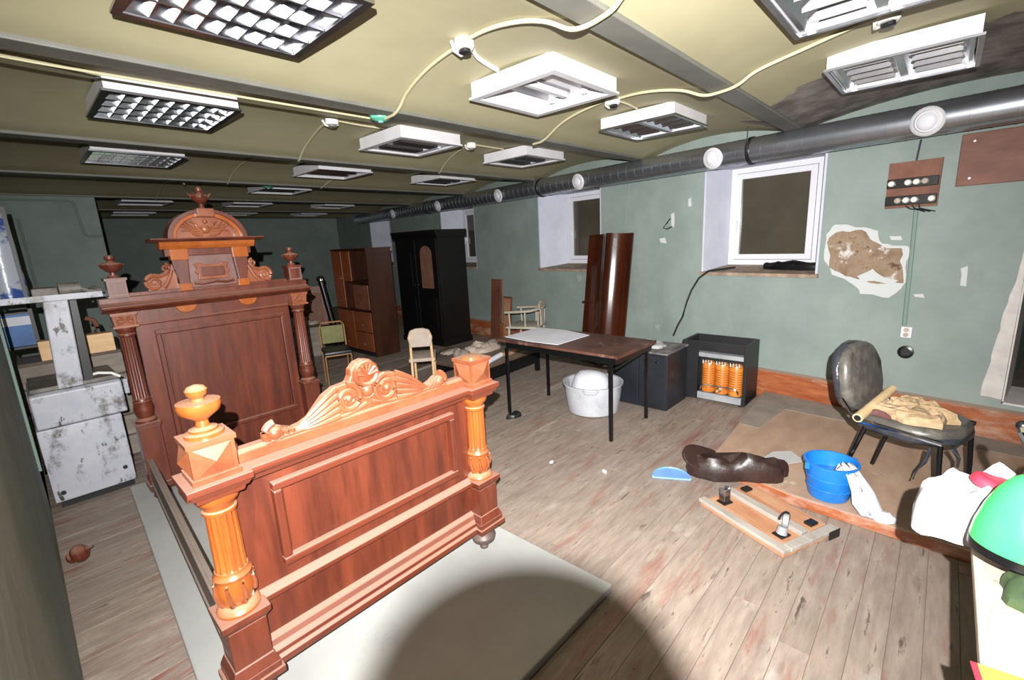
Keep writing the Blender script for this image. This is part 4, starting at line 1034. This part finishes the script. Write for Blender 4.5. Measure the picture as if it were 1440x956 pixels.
b = MB(); b.prism([(-.07,.45),(.07,.45),(.06,.56),(.08,.69),(-.08,.69),(-.06,.56)], .225, .245, 'y'); b.build('back_splat', M_cream, t, bev=0.004)

# ================================================================== LOW BENCH AND CLUTTER BEHIND THE BED
t = thing('low_bench', 'low dark wooden bench heaped with dusty odds behind the table', 'bench', (3.86, 3.98, 0), .05)
MB().bb(-.62,.55,-.36,.42,.26,.30).build('top_board', M_darkwood, t, bev=0.006)
MB().bb(-.60,.53,-.34,-.31,.12,.259).build('apron', M_black, t); MB().bb(-.60,.53,.37,.40,.12,.259).build('apron', M_black, t)
for (x, y) in ((-.58,-.32),(.50,-.32),(-.58,.37),(.50,.37)): MB().bb(x-.025,x+.025,y-.025,y+.025,0,.259).build('leg', M_black, t)
tag(blob(.26,.15,.09,3).build('grey_cloth', M_greyup, loc=(3.95,4.20,.30), smooth=True), 'grey cloth heap on the low bench', 'cloth')
tag(MB().box((0,0,.02),(.55,.10,.04),None,.006).build('short_plank', M_pinkwood, loc=(4.10,3.80,.30), rotz=.2), 'reddish plank end lying on the low bench', 'plank')
tag(MB().cyl((-.16,0,.03),(.16,0,.03),.03,n=14).build('pale_roll', M_paper, loc=(3.62,3.69,.30), rotz=.3, smooth=True), 'pale paper roll at the front of the low bench', 'roll')
tag(blob(.11,.09,.10,21).build('grey_bundle', M_greywood, loc=(3.52,4.12,.30), smooth=True), 'grey brown bundle on the low bench beside the chair', 'bundle')
tag(MB().bb(-.085,.085,-.07,.07,0,.17).jitter(.008,8).build('pale_block', M_greyup, loc=(2.72,4.50,0), rotz=.3), 'pale square block on the floor behind the bed crest', 'block')
tag(MB().bb(-.9,.9,-.12,.12,0,.035).build('floor_board', M_darkwood, loc=(3.75,5.25,0.0), rotz=.35), 'long dark board lying on the floor in front of the wardrobe', 'board')
tag(MB().bb(-.7,.7,-.09,.09,0,.03).build('grey_plank', M_greywood, loc=(3.05,5.05,0.0), rotz=.12), 'grey plank lying on the floor behind the bed', 'plank')
tag(blob(.16,.12,.09,41).build('blue_grey_bag', M_bluegrey, loc=(2.42,4.62,0.0), smooth=True), 'blue grey bag lying on the floor by the brass chair', 'bag')
tag(blob(.15,.1,.08,43).build('pale_rag', M_greyup, loc=(4.30,5.35,0.0), smooth=True), 'pale rag heap on the floor before the wardrobe', 'rag')
tag(blob(.10,.13,.08,44).build('white_rag', M_paper, loc=(4.85,5.25,0.0), smooth=True), 'white rag on the floor below the narrow plank', 'rag')

# ================================================================== WALL FITTINGS
fu = thing('fuse_board', 'old brown fuse board with black holders and white ceramic fuses on the wall', 'fuse board', wp(0, -1.0, 0), -WA)
MB().bb(-.024,-.006,-.155,.16,1.745,2.09).jitter(.004,9).build('backboard', M_terra, fu)
for z in (1.80, 1.93):
    MB().bb(-.06,-.022,-.15,.155,z-.035,z+.035).build('fuse_holder', M_fuse, fu, bev=0.004)
    for k in range(6):
        if (k+int(z*10)) % 4 == 3: continue
        MB().lathe([(.022,0),(.024,.012),(.018,.026),(.01,.03)], n=12, mtx=Matrix.Translation((-.06,-.125+.05*k,z)) @ Matrix.Rotation(-PI/2,4,'Y')).build('ceramic_fuse', M_ceramic if k % 3 != 1 else M_greyup, fu, smooth=True)
MB().tube([(-.02,-.0,2.09),(-.02,-.01,2.22),(-.016,-.012,2.235)], .006, 6).build('feed_wire', M_blackcable, fu)
for k in range(3): MB().tube([(-.03,-.05+.04*k,1.76),(-.04,-.06+.03*k,1.735),(-.03,-.10+.02*k,1.72),(-.02,-.15+.03*k,1.705)], .004, 5).build('loose_wire', M_blackcable, fu)
cn = tag(MB().tube([wt(-.016,-1.035,1.744),wt(-.016,-1.045,1.3),wt(-.016,-1.055,.82)], .014, 8).build('conduit', M_pipegrey, smooth=True), 'grey green conduit running down the wall from the fuse board', 'conduit')
sk = thing('wall_socket', 'white double wall socket below the conduit', 'socket', wp(0,-1.075,.76), -WA)
MB().bb(-.03,-.001,-.035,.035,-.04,.05,.006).build('plate', M_pvc, sk)
for z in (-.015,.025): MB().lathe([(.018,0),(.018,.003)], n=14, mtx=Matrix.Translation((-.0335,0,z)) @ Matrix.Rotation(PI/2,4,'Y')).build('outlet', M_greyup, sk)
sk = thing('round_socket', 'black round socket hole in the wall under the white socket', 'socket', wp(0,-1.085,.60), -WA)
MB().lathe([(.052,-.002),(.052,.020),(.036,.024),(.034,.006)], n=20, mtx=Matrix.Rotation(-PI/2,4,'Y')).build('ring', M_fuse, sk, smooth=True)
MB().lathe([(.033,.002),(.033,.008)], n=16, mtx=Matrix.Rotation(-PI/2,4,'Y')).build('core', M_dark, sk)
wb = thing('wall_board', 'reddish brown wooden board fixed high on the wall beside the fuse board', 'board', wp(0,-1.55,0), -WA)
MB().bb(-.028,-.001,-.42,.31,1.87,2.225).build('board', M_oldwood, wb, bev=0.004)
for s_ in (-.3,.24):
    for z in (1.92,2.17): MB().cyl((-.028,s_,z),(-.032,s_,z),.008,n=8).build('screw', M_metal, wb)
tw = tag(MB().tube([wt(-.004,1.66,2.235),wt(-.012,1.67,2.1),wt(-.012,1.70,1.95),wt(-.012,1.72,1.70)], .007, 6).build('wall_wire', M_pipegrey, smooth=True), 'thin wire hanging down the wall above the leaning rosewood door', 'wire')
wc = tag(MB().tube([wt(-.004,1.10,1.80),wt(-.02,1.13,1.75),wt(-.03,1.17,1.70),wt(-.03,1.12,1.685),wt(-.02,1.06,1.71)], .007, 6).build('wire_stub', M_blackcable, smooth=True), 'short dark wire stub sticking out of the wall by white filler', 'wire')
lc = tag(MB().tube([(-.088,4.12,1.75),(-.088,4.05,1.2),(-.088,3.95,.75),(-.088,3.9,.42)], .008, 8).build('wall_cable', M_pipegrey, smooth=True), 'white cable hanging down the left wall by the machine', 'cable')

# ================================================================== WHITE WORKSHOP MACHINE AND ITS CORNER
mc = thing('workshop_machine', 'white enamelled workshop machine with a column arm beside the headboard', 'machine', (0.155, 4.26, 0), 0)
MB().bb(-.20,.20,.03,.52,0,.05).build('plinth', M_dark, mc)
MB().bb(-.225,.215,0,.55,.05,.57,.012).build('cabinet', M_enamel, mc, smooth=True)
MB().prism([(.0,.575),(.0,.80),(.03,.815),(.55,.815),(.55,.575)], -.215, .255, 'x').build('upper_housing', M_enamel, mc, bev=0.01)
MB().bb(-.205,.25,.04,.54,.816,.845).build('work_table', M_grease, mc, bev=0.006)
for x, z in ((-.175,.115),(.165,.165)): MB().cyl((x,0,z),(x,-.012,z),.014,n=10).build('bolt', M_dark, mc)
MB().prism([(-.068,.82),(.062,.82),(.088,1.41),(-.035,1.41)], .02, .08, 'y').build('column', M_enamel, mc, bev=0.008)
MB().prism([(.07,.82),(.12,.82),(.13,1.40),(.095,1.40)], .06, .12, 'y').build('column_brace', M_dark, mc)
ar = MB().bb(-.24,.30,.04,.30,1.405,1.425).build('arm_shelf', M_dark, mc)
MB().bb(-.24,.27,.030,.0398,1.408,1.446).build('arm_edge', M_enamel, mc)
MB().box((-.01,.12,1.46),(.13,.12,.07),None,.02).build('motor', M_grease, mc, smooth=True)
MB().cyl((.06,.12,1.475),(.17,.12,1.475),.045,.04,14).build('motor', M_grease, mc, smooth=True)
MB().tube([(.17,.14,1.47),(.21,.13,1.45),(.27,.12,1.44)], .018, 8, r1=.008).build('spindle', M_grease, mc, smooth=True)
MB().tube([(.08,.10,.86),(.15,.07,.875),(.22,.05,.86),(.26,.02,.83)], .010, 8).build('lever', M_cablew, mc, smooth=True)
MB().bb(.262,.29,-.005,.03,.70,.81).build('lever_grip', M_enamel, mc, bev=0.006)
tag(blob(.05,.04,.04,61).build('greasy_rag', M_grease, loc=(0.40,4.46,1.427)), 'greasy rag on the arm of the white machine', 'rag')
t = thing('work_crate', 'grey wooden crate behind the white machine', 'crate', (0.22, 5.15, 0), 0)
for k in range(5): MB().bb(-.30,.30,-.22,-.195,.02+.18*k,.185+.18*k).build('slat', M_greywood, t, bev=0.003)
MB().bb(-.30,.30,-.194,.22,.02,.925).build('body', M_darkwood, t)
tag(MB().bb(-.22,.22,-.06,.06,0,.15,.006).build('timber_block', M_pine, loc=(.275,5.02,.925)), 'pale timber block lying on the grey crate', 'timber')
tag(MB().tube([(0,0,0),(.02,.0,.05),(.01,.0,.10),(-.04,0,.13)], .018, 8).build('red_clamp', M_oldwood, loc=(.40,5.08,1.075), smooth=True), 'dark red clamp standing on the pale timber block', 'clamp')
t = thing('blue_carton', 'blue carton standing between the crate and the recess', 'carton', (-0.03, 5.55, 1.0), 0)
MB().bb(-.10,.09,-.08,.08,0,.26).build('box', pmat('blue print card', C8(52,110,176), C8(40,84,140), 6, rough=0.5), t)
MB().bb(-.101,.091,-.081,-.0802,.17,.24).build('label_panel', M_paper, t)
MB().bb(-.102,.092,-.082,.082,.261,.275).build('lid', M_dark, t)
t = thing('storage_rack', 'dark narrow storage rack in the recess behind the machine', 'rack', (-0.05, 5.55, 0), 0)
for (x, y) in ((-.13,-.1),(.12,-.1),(-.13,.1),(.12,.1)): MB().bb(x-.012,x+.012,y-.012,y+.012,0,2.1).build('upright', M_dark, t)
for z in (.4, .98, 1.36): MB().bb(-.14,.13,-.11,.11,z,z+.018).build('shelf', M_dark, t)
tag(blob(.10,.09,.60,71,amp=.2,ztop=.35,sharp=4).build('plastic_bundle', pmat('film with blue print', C8(190,196,206), C8(60,90,160), 4, rough=0.25, lo=.5, hi=.56, bump=0.4, bscale=18), loc=(-.01,5.55,1.38), smooth=True), 'tall bundle of clear film with blue print on the storage rack', 'bundle')

# ================================================================== THINGS ON THE PLATFORM
ch = thing('padded_chair', 'grey padded chair wrapped in dark film standing on the plywood platform', 'chair', (3.40, 0.035, 0.062), -0.30)
def cushion(w_, d_, h_, n=20, m=5, rx=2.6):
    """rounded pad (superellipse outline), flat axis z"""
    b = MB(); v = []; f = []
    for k in range(m+1):
        a = -PI/2+PI*k/m; s_ = .88+.12*math.cos(a)
        for i in range(n):
            t_ = 2*PI*i/n; c_, q_ = math.cos(t_), math.sin(t_)
            x = math.copysign(abs(c_)**(2/rx), c_)*w_/2*s_; y = math.copysign(abs(q_)**(2/rx), q_)*d_/2*s_
            v.append((x, y, h_/2*math.sin(a)))
    for k in range(m):
        for i in range(n):
            j = (i+1) % n; f.append((k*n+i, k*n+j, (k+1)*n+j, (k+1)*n+i))
    f += [tuple(range(n-1,-1,-1)), tuple(range(m*n,(m+1)*n))]
    return b.add(v, f)
b = cushion(.48,.50,.075,28,7)
for v_ in b.bm.verts: v_.co.z += .455
b.jitter(.008,12).build('seat', M_chairg, ch, smooth=True)
b = cushion(.50,.52,.05,28,5)
for v_ in b.bm.verts: v_.co.z += .425
b.jitter(.010,14,2).build('film_skirt', M_film, ch, smooth=True)
b = cushion(.44,.42,.075,28,7)
Rb = Matrix.Translation((0,.285,.655)) @ Matrix.Rotation(PI/2-.20,4,'X')
for v_ in b.bm.verts: v_.co = Rb @ v_.co
b.jitter(.010,12,4).build('backrest', M_chairg, ch, smooth=True)
b = cushion(.45,.44,.06,28,5)
Rb2 = Matrix.Translation((0,.315,.655)) @ Matrix.Rotation(PI/2-.20,4,'X')
for v_ in b.bm.verts: v_.co = Rb2 @ v_.co
b.jitter(.014,14,6).build('back_film', M_film, ch, smooth=True)
for sx in (-1, 1):
    x = sx*.215
    MB().tube([(x,-.20,.42),(x*1.04,-.215,.2),(x*1.05,-.22,.002)], .013, 8).build('leg', M_black, ch, smooth=True)
    MB().tube([(x,.14,.42),(x*1.04,.20,.2),(x*1.05,.25,.002)], .013, 8).build('leg', M_black, ch, smooth=True)
    MB().tube([(x*1.06,-.21,.44),(x*1.09,.0,.452),(x*1.06,.19,.45),(x*1.0,.28,.55)], .014, 8).build('side_rail', M_chrome if sx < 0 else M_black, ch, smooth=True)
MB().tube([(-.235,-.17,.41),(-.25,-.16,.33),(-.245,-.13,.27),(-.255,-.12,.21)], .010, 6, r1=.004).build('torn_film', M_film, ch, smooth=True)
MB().tube([(-.16,-.235,.41),(-.15,-.26,.36),(-.13,-.255,.30)], .014, 6, r1=.006).build('torn_film', M_film, ch, smooth=True)
for k, (x, y, a, c, h, m_, nm, lb) in enumerate(((-.06,-.02,.15,.17,.07,M_scrap,'foam_scraps','heap of crumbled beige foam on the padded chair seat'),(.13,.02,.06,.09,.05,M_scrap,'foam_piece','smaller beige foam piece at the far side of the chair seat'),(-.11,.15,.07,.08,.03,pmat('maroon fabric',C8(96,58,56),C8(80,46,46),9,rough=.8),'maroon_rag','maroon rag on the chair seat by the backrest'))):
    o = blob(a,c,h,90+k,sharp=14,amp=.5).build(nm, m_); o.location = (3.40+x, .035+y, .556); tag(o, lb, 'scrap')
t = thing('rolled_strip', 'pale rolled strip lying across the back of the padded chair seat', 'roll', (3.40, .21, .59), 0)
MB().cyl((-.27,.055,-.03),(.22,-.06,.03),.026,.024,14).build('roll', M_bamboo, t, smooth=True)
MB().cyl((-.273,.0557,-.0304),(-.2705,.0551,-.03),.018,.018,12).build('core', M_dark, t)

bk = thing('bucket', 'blue plastic bucket standing at the edge of the platform', 'bucket', (3.085, 0.36, 0.062), 0)
bk.scale = (1.14,1.14,1.08)
MB().lathe([(.088,0.001),(.092,.01),(.112,.17),(.116,.195),(.124,.198),(.124,.208),(.112,.208),(.108,.18),(.086,.02),(.01,.015)], n=28).build('bucket_wall', M_blue, bk, smooth=True)
for z in (.06,.12): MB().lathe([(.0935+.1*z,z),(.0975+.1*z,z+.004),(.0945+.1*z,z+.008)], n=28).build('rib', M_blue, bk, smooth=True)
MB().tube([(-.125*math.cos(a)*.72-.125*math.sin(a)*0, .125*math.cos(a)*.7, .198-.05*math.sin(a)) for a in [PI*k/12 for k in range(13)]], .003, 5).build('bail_handle', M_metal, bk, smooth=True)
for s_ in (-1,1): MB().box((s_*-.09,s_*.0875,.19),(.02,.02,.035)).build('ear', M_blue, bk)
rg = thing('white_rag', 'torn white cloth hanging out of the blue bucket', 'cloth', (3.01, 0.225, 0.062), 0)
b = MB(); pts = []
path = [(.06,.10,.15),(.035,.06,.228),(.005,.015,.19),(-.012,-.03,.12),(-.025,-.055,.06),(-.045,-.085,.012),(-.06,-.105,.006)]
wid = [.02,.035,.045,.06,.07,.065,.04]
v = []; f = []
for k, (p, w_) in enumerate(zip(path, wid)):
    for j in range(8):
        u = (j/7-.5)*2*w_
        nx = noise.noise(Vector((k*.9, j*.8, 3)))*.018
        v.append((p[0]+u*.62+nx, p[1]-u*.78+nx, p[2]+abs(nx)+.012*math.sin(j*2.1+k)*(1 if k < 5 else .3)))
for k in range(len(path)-1):
    for j in range(7): i = k*8+j; f.append((i, i+1, i+9, i+8))
b.add(v, f); o = b.build('cloth', M_whitecloth, rg, smooth=True); md = o.modifiers.new('t','SOLIDIFY'); md.thickness = .006; md.offset = 1
tag(blob(.05,.07,.035,15,sharp=16).build('paper_wad', M_whitecloth, loc=(2.985,.10,.062), smooth=True), 'white paper wad on the platform edge below the bucket', 'paper')

# brown bag, blue dustpan, castor board on the bare floor
o = blob(.29,.115,.13,29,amp=.45,n=30,ztop=.45,sharp=5).build('plastic_bag', M_brownbag, loc=(3.02,.83,.0), rotz=math.radians(-62), smooth=True)
o.location.z = .066
fp = MB(); fp.add([(-.10,-.05,.10),(-.30,-.10,.03),(-.40,-.07,.16),(-.34,.03,.20),(-.22,.05,.16),(-.10,.07,.12),(-.26,-.02,.10),(-.05,0,.13)], [(0,1,6),(1,2,6),(2,3,6),(3,4,6),(4,5,6),(5,7,6),(7,0,6)])
fp = fp.build('bag_flap', M_brownbag, o, smooth=True); md = fp.modifiers.new('t','SOLIDIFY'); md.thickness = .006; sd = fp.modifiers.new('s','SUBSURF'); sd.levels = 1; sd.render_levels = 2
tag(o, 'dark brown plastic bag crumpled on the floor by the platform corner', 'bag')
dp = thing('dust_pan', 'light blue half round plastic pan lying on the floor', 'dust pan', (2.80, 1.205, 0.001), math.radians(-62))
hd = [(-.125,0),(.125,0)]+[(.125*math.cos(PI*k/14), .145*math.sin(PI*k/14)) for k in range(1,14)]
MB().prism(hd, 0, .012, 'z').build('pan', M_ltblue, dp, bev=0.003)
MB().tube([(.122*math.cos(PI*k/14), .142*math.sin(PI*k/14), .016) for k in range(0,15)], .006, 6).build('rim', M_ltblue, dp, smooth=True)

cbd = thing('castor_board', 'wooden furniture base with castors lying upside down on the floor', 'furniture base', (2.69, 0.605, 0), math.atan2(-.22*-1, .5)*-1)
# local: y runs along the long side
MB().bb(-.205,.205,-.275,.275,.004,.028).build('panel', M_pinkwood, cbd, bev=0.003)
MB().bb(-.215,-.165,-.28,.28,.0285,.05).build('batten', M_whitewood, cbd, bev=0.003)
MB().bb(.0,.055,-.225,.27,.0285,.055).build('batten', M_whitewood, cbd, bev=0.003)
MB().bb(.06,.20,-.225,.27,.0285,.045).build('batten', M_pinkwood, cbd, bev=0.003)
MB().bb(-.16,.215,-.285,-.235,.0285,.05).build('batten', M_whitewood, cbd, bev=0.003)
MB().bb(.13,.215,-.29,-.286,.002,.05).build('end_cap', M_rubber, cbd)
for (x, y, up_) in ((-.085,.20,True),(-.075,-.165,False)):
    MB().bb(x-.035,x+.035,y-.03,y+.03,.0285,.036).build('castor_plate', M_rubber, cbd)
    if up_:
        MB().bb(x-.026,x-.02,y-.018,y+.018,.036,.125).bb(x+.02,x+.026,y-.018,y+.018,.036,.125).bb(x-.026,x+.026,y-.018,y+.018,.036,.046).build('castor_fork', M_metal, cbd)
        MB().cyl((x-.019,y,.112),(x+.019,y,.112),.012,n=12).build('castor_axle', M_metal, cbd, smooth=True)
    else:
        MB().cyl((x,y,.036),(x+.01,y,.075),.028,.024,14).build('castor_fork', M_greymetal, cbd, smooth=True)
        MB().lathe([(.022,-.012),(.034,-.013),(.036,-.006),(.036,.006),(.034,.013),(.022,.012)], (x+.03,y,.105), 20, Matrix.Rotation(PI/2,4,'X') @ Matrix.Rotation(.5,4,'Y')).build('castor_wheel', M_greymetal, cbd, smooth=True)
        MB().tube([(x+.03+.042*math.cos(a),y+.012,.105+.042*math.sin(a)) for a in [PI*(k/8)-.3 for k in range(9)]], .006, 6).build('castor_guard', M_rubber, cbd, smooth=True)
for (x, y) in ((.115,.215),(.125,-.19)): MB().bb(x-.03,x+.03,y-.022,y+.022,.0455,.062).build('pad', M_rubber, cbd, bev=0.004)

# ================================================================== DESK IN THE CORNER AND WHAT LIES ON IT
dk = thing('desk', 'desk with a dusty pale top at the edge of the view', 'desk', (1.25, -0.55, 0), 0)
MB().bb(-.55,.60,-.42,.405,.72,.75).build('desk_top', M_desk, dk, bev=0.004)
for y in (-.36,.33): MB().bb(-.50,.45,y-.012,y+.012,0.001,.719).build('side_panel', M_dark, dk)
MB().bb(.42,.44,-.347,.317,.2,.719).build('back_panel', M_dark, dk)

lp = thing('desk_lamp', 'bright green desk lamp shade with a black joint standing on the desk', 'lamp', (1.66, -.47, .75), 0)
MB().lathe([(.085,.001),(.085,.012),(.03,.022),(.014,.03)], n=24).build('base', M_black, lp, smooth=True)
sc_ = Vector((1.555-1.66, -.224+.47, .95-.75)); axd = Vector((.10,-.05,1)).normalized()
MB().tube([(0,0,.03),(.03,.01,.22),(.06,.02,.40),(.05,.03,.44)], .009, 8).build('arm', M_chrome, lp, smooth=True)
top = sc_+axd*.115
MB().tube([(.05,.03,.44),tuple(top+Vector((.06,-.08,.06))),tuple(top+Vector((.02,-.03,.05))),tuple(top)], .009, 8).build('arm', M_black, lp, smooth=True)
q = axd.to_track_quat('Z','Y').to_matrix().to_4x4()
shm = Matrix.Translation(sc_) @ q
SS = Matrix.Diagonal((.70,.70,.92,1)); shm = shm @ SS
MB().lathe([(.138,-.105),(.139,-.100),(.134,-.06),(.118,-.005),(.095,.045),(.066,.080),(.042,.095),(.040,.090),(.063,.075),(.092,.041),(.114,-.007),(.130,-.06),(.134,-.103)], n=40, mtx=shm).build('shade', M_green, lp, smooth=True)
MB().lathe([(.139,-.128),(.140,-.124),(.1395,-.1055),(.133,-.1055),(.133,-.124)], n=40, mtx=shm).build('shade_rim', M_black, lp, smooth=True)
MB().lathe([(.044,.090),(.046,.10),(.040,.118),(.026,.126),(.020,.14),(.010,.145)], n=20, mtx=shm).build('socket', M_black, lp, smooth=True)
MB().lathe([(.004,-.10),(.028,-.085),(.032,-.06),(.020,-.02),(.016,.06)], n=16, mtx=shm).build('bulb', M_ceramic, lp, smooth=True)
b = MB(); p0 = sc_+axd*.13
b.tube([tuple(p0+Vector(d_)) for d_ in ((.01,0,-.01),(.00,.03,.02),(.015,.045,.055),(.03,.045,.065))], .010, 8); b.build('switch_lever', M_chrome, lp, smooth=True)
b = MB(); b.ball(tuple(p0+Vector((.032,.045,.068))), .014, 10); b.build('lever_knob', M_black, lp, smooth=True)

wbg = thing('white_bag', 'white cloth bag with a red patch lying on the desk corner', 'bag', (1.78, -.14, .751), 0)
b = blob(.095,.125,.165,33,amp=.3,n=30,ztop=.42,sharp=5)
for v_ in b.bm.verts:
    if v_.co.y > .02: v_.co.z -= .035*min(1,(v_.co.y-.02)/.1)**1.2 if v_.co.y > .03 else 0
b.build('bag_body', M_whitecloth, wbg, smooth=True)
b = blob(.05,.055,.03,35,amp=.2,n=20,sharp=6)
Rm = Matrix.Translation((-.020,-.035,.150)) @ Matrix.Rotation(.35,4,'X')
for v_ in b.bm.verts: v_.co = Rm @ v_.co
b.build('red_patch', M_red, wbg, smooth=True)
t = thing('white_tray', 'white card with a small dark mark lying on the desk', 'card', (1.345, -.245, .751), -.12)
MB().bb(-.075,.075,-.09,.082,0,.006).build('card', M_paper, t, bev=0.002)
MB().prism([(-.012,.012),(.012,.018),(.004,-.012)], .0062, .0068, 'z').build('printed_mark', M_dark, t)
MB().bb(-.05,-.02,-.05,.03,.0062,.0066).build('printed_mark', M_white, t)
t = thing('yellow_card', 'yellow card on the near part of the desk', 'card', (1.135, -.205, .751), .15)
MB().bb(-.07,.07,-.055,.055,0,.004).build('card', M_yellow, t); MB().bb(-.07,.07,.0555,.066,0,.004).build('red_edge', M_red, t)
tag(blob(.07,.055,.06,51,sharp=9).build('work_glove', M_olive, loc=(1.50,-.245,.751), smooth=True), 'dark green and yellow work glove under the green lamp', 'glove')
tag(blob(.045,.03,.04,52,sharp=9).build('rubber_lump', M_rubber, loc=(1.40,-.285,.752), smooth=True), 'black rubber lump beside the work glove', 'lump')
tag(MB().lathe([(.03,0),(.032,.004),(.032,.03),(.028,.034)], n=18).build('black_disc', M_rubber, loc=(1.115,-.295,.756), smooth=True), 'round black disc beside the yellow card', 'disc')
for k, (x, y) in enumerate(((1.60,-.155),)):
    tag(blob(.012,.008,.008,55+k).build('plaster_crumb', M_whitecloth, loc=(x,y,.751)), 'white plaster crumb on the desk edge', 'crumb')

# ================================================================== THE CAMERA THAT TOOK THE PICTURE (its lens hood shades the floor)
pc = bpy.data.objects.new('photo_camera', None); COL.objects.link(pc)
pc.matrix_world = Matrix.Translation(CAM) @ Matrix((rgt, upv, -fwd)).transposed().to_4x4()
tag(pc, 'black photo camera whose round lens throws the shadow on the pale board', 'camera')
b = MB(); b.lathe([(.049,.004),(.0525,.004),(.0525,.05),(.040,.055),(.040,.105),(.034,.105),(.034,.012)], n=40); b.build('lens_barrel', M_black, pc, smooth=True)
MB().bb(-.07,.07,-.052,.045,.107,.165,.008).build('camera_body', M_black, pc, smooth=True)
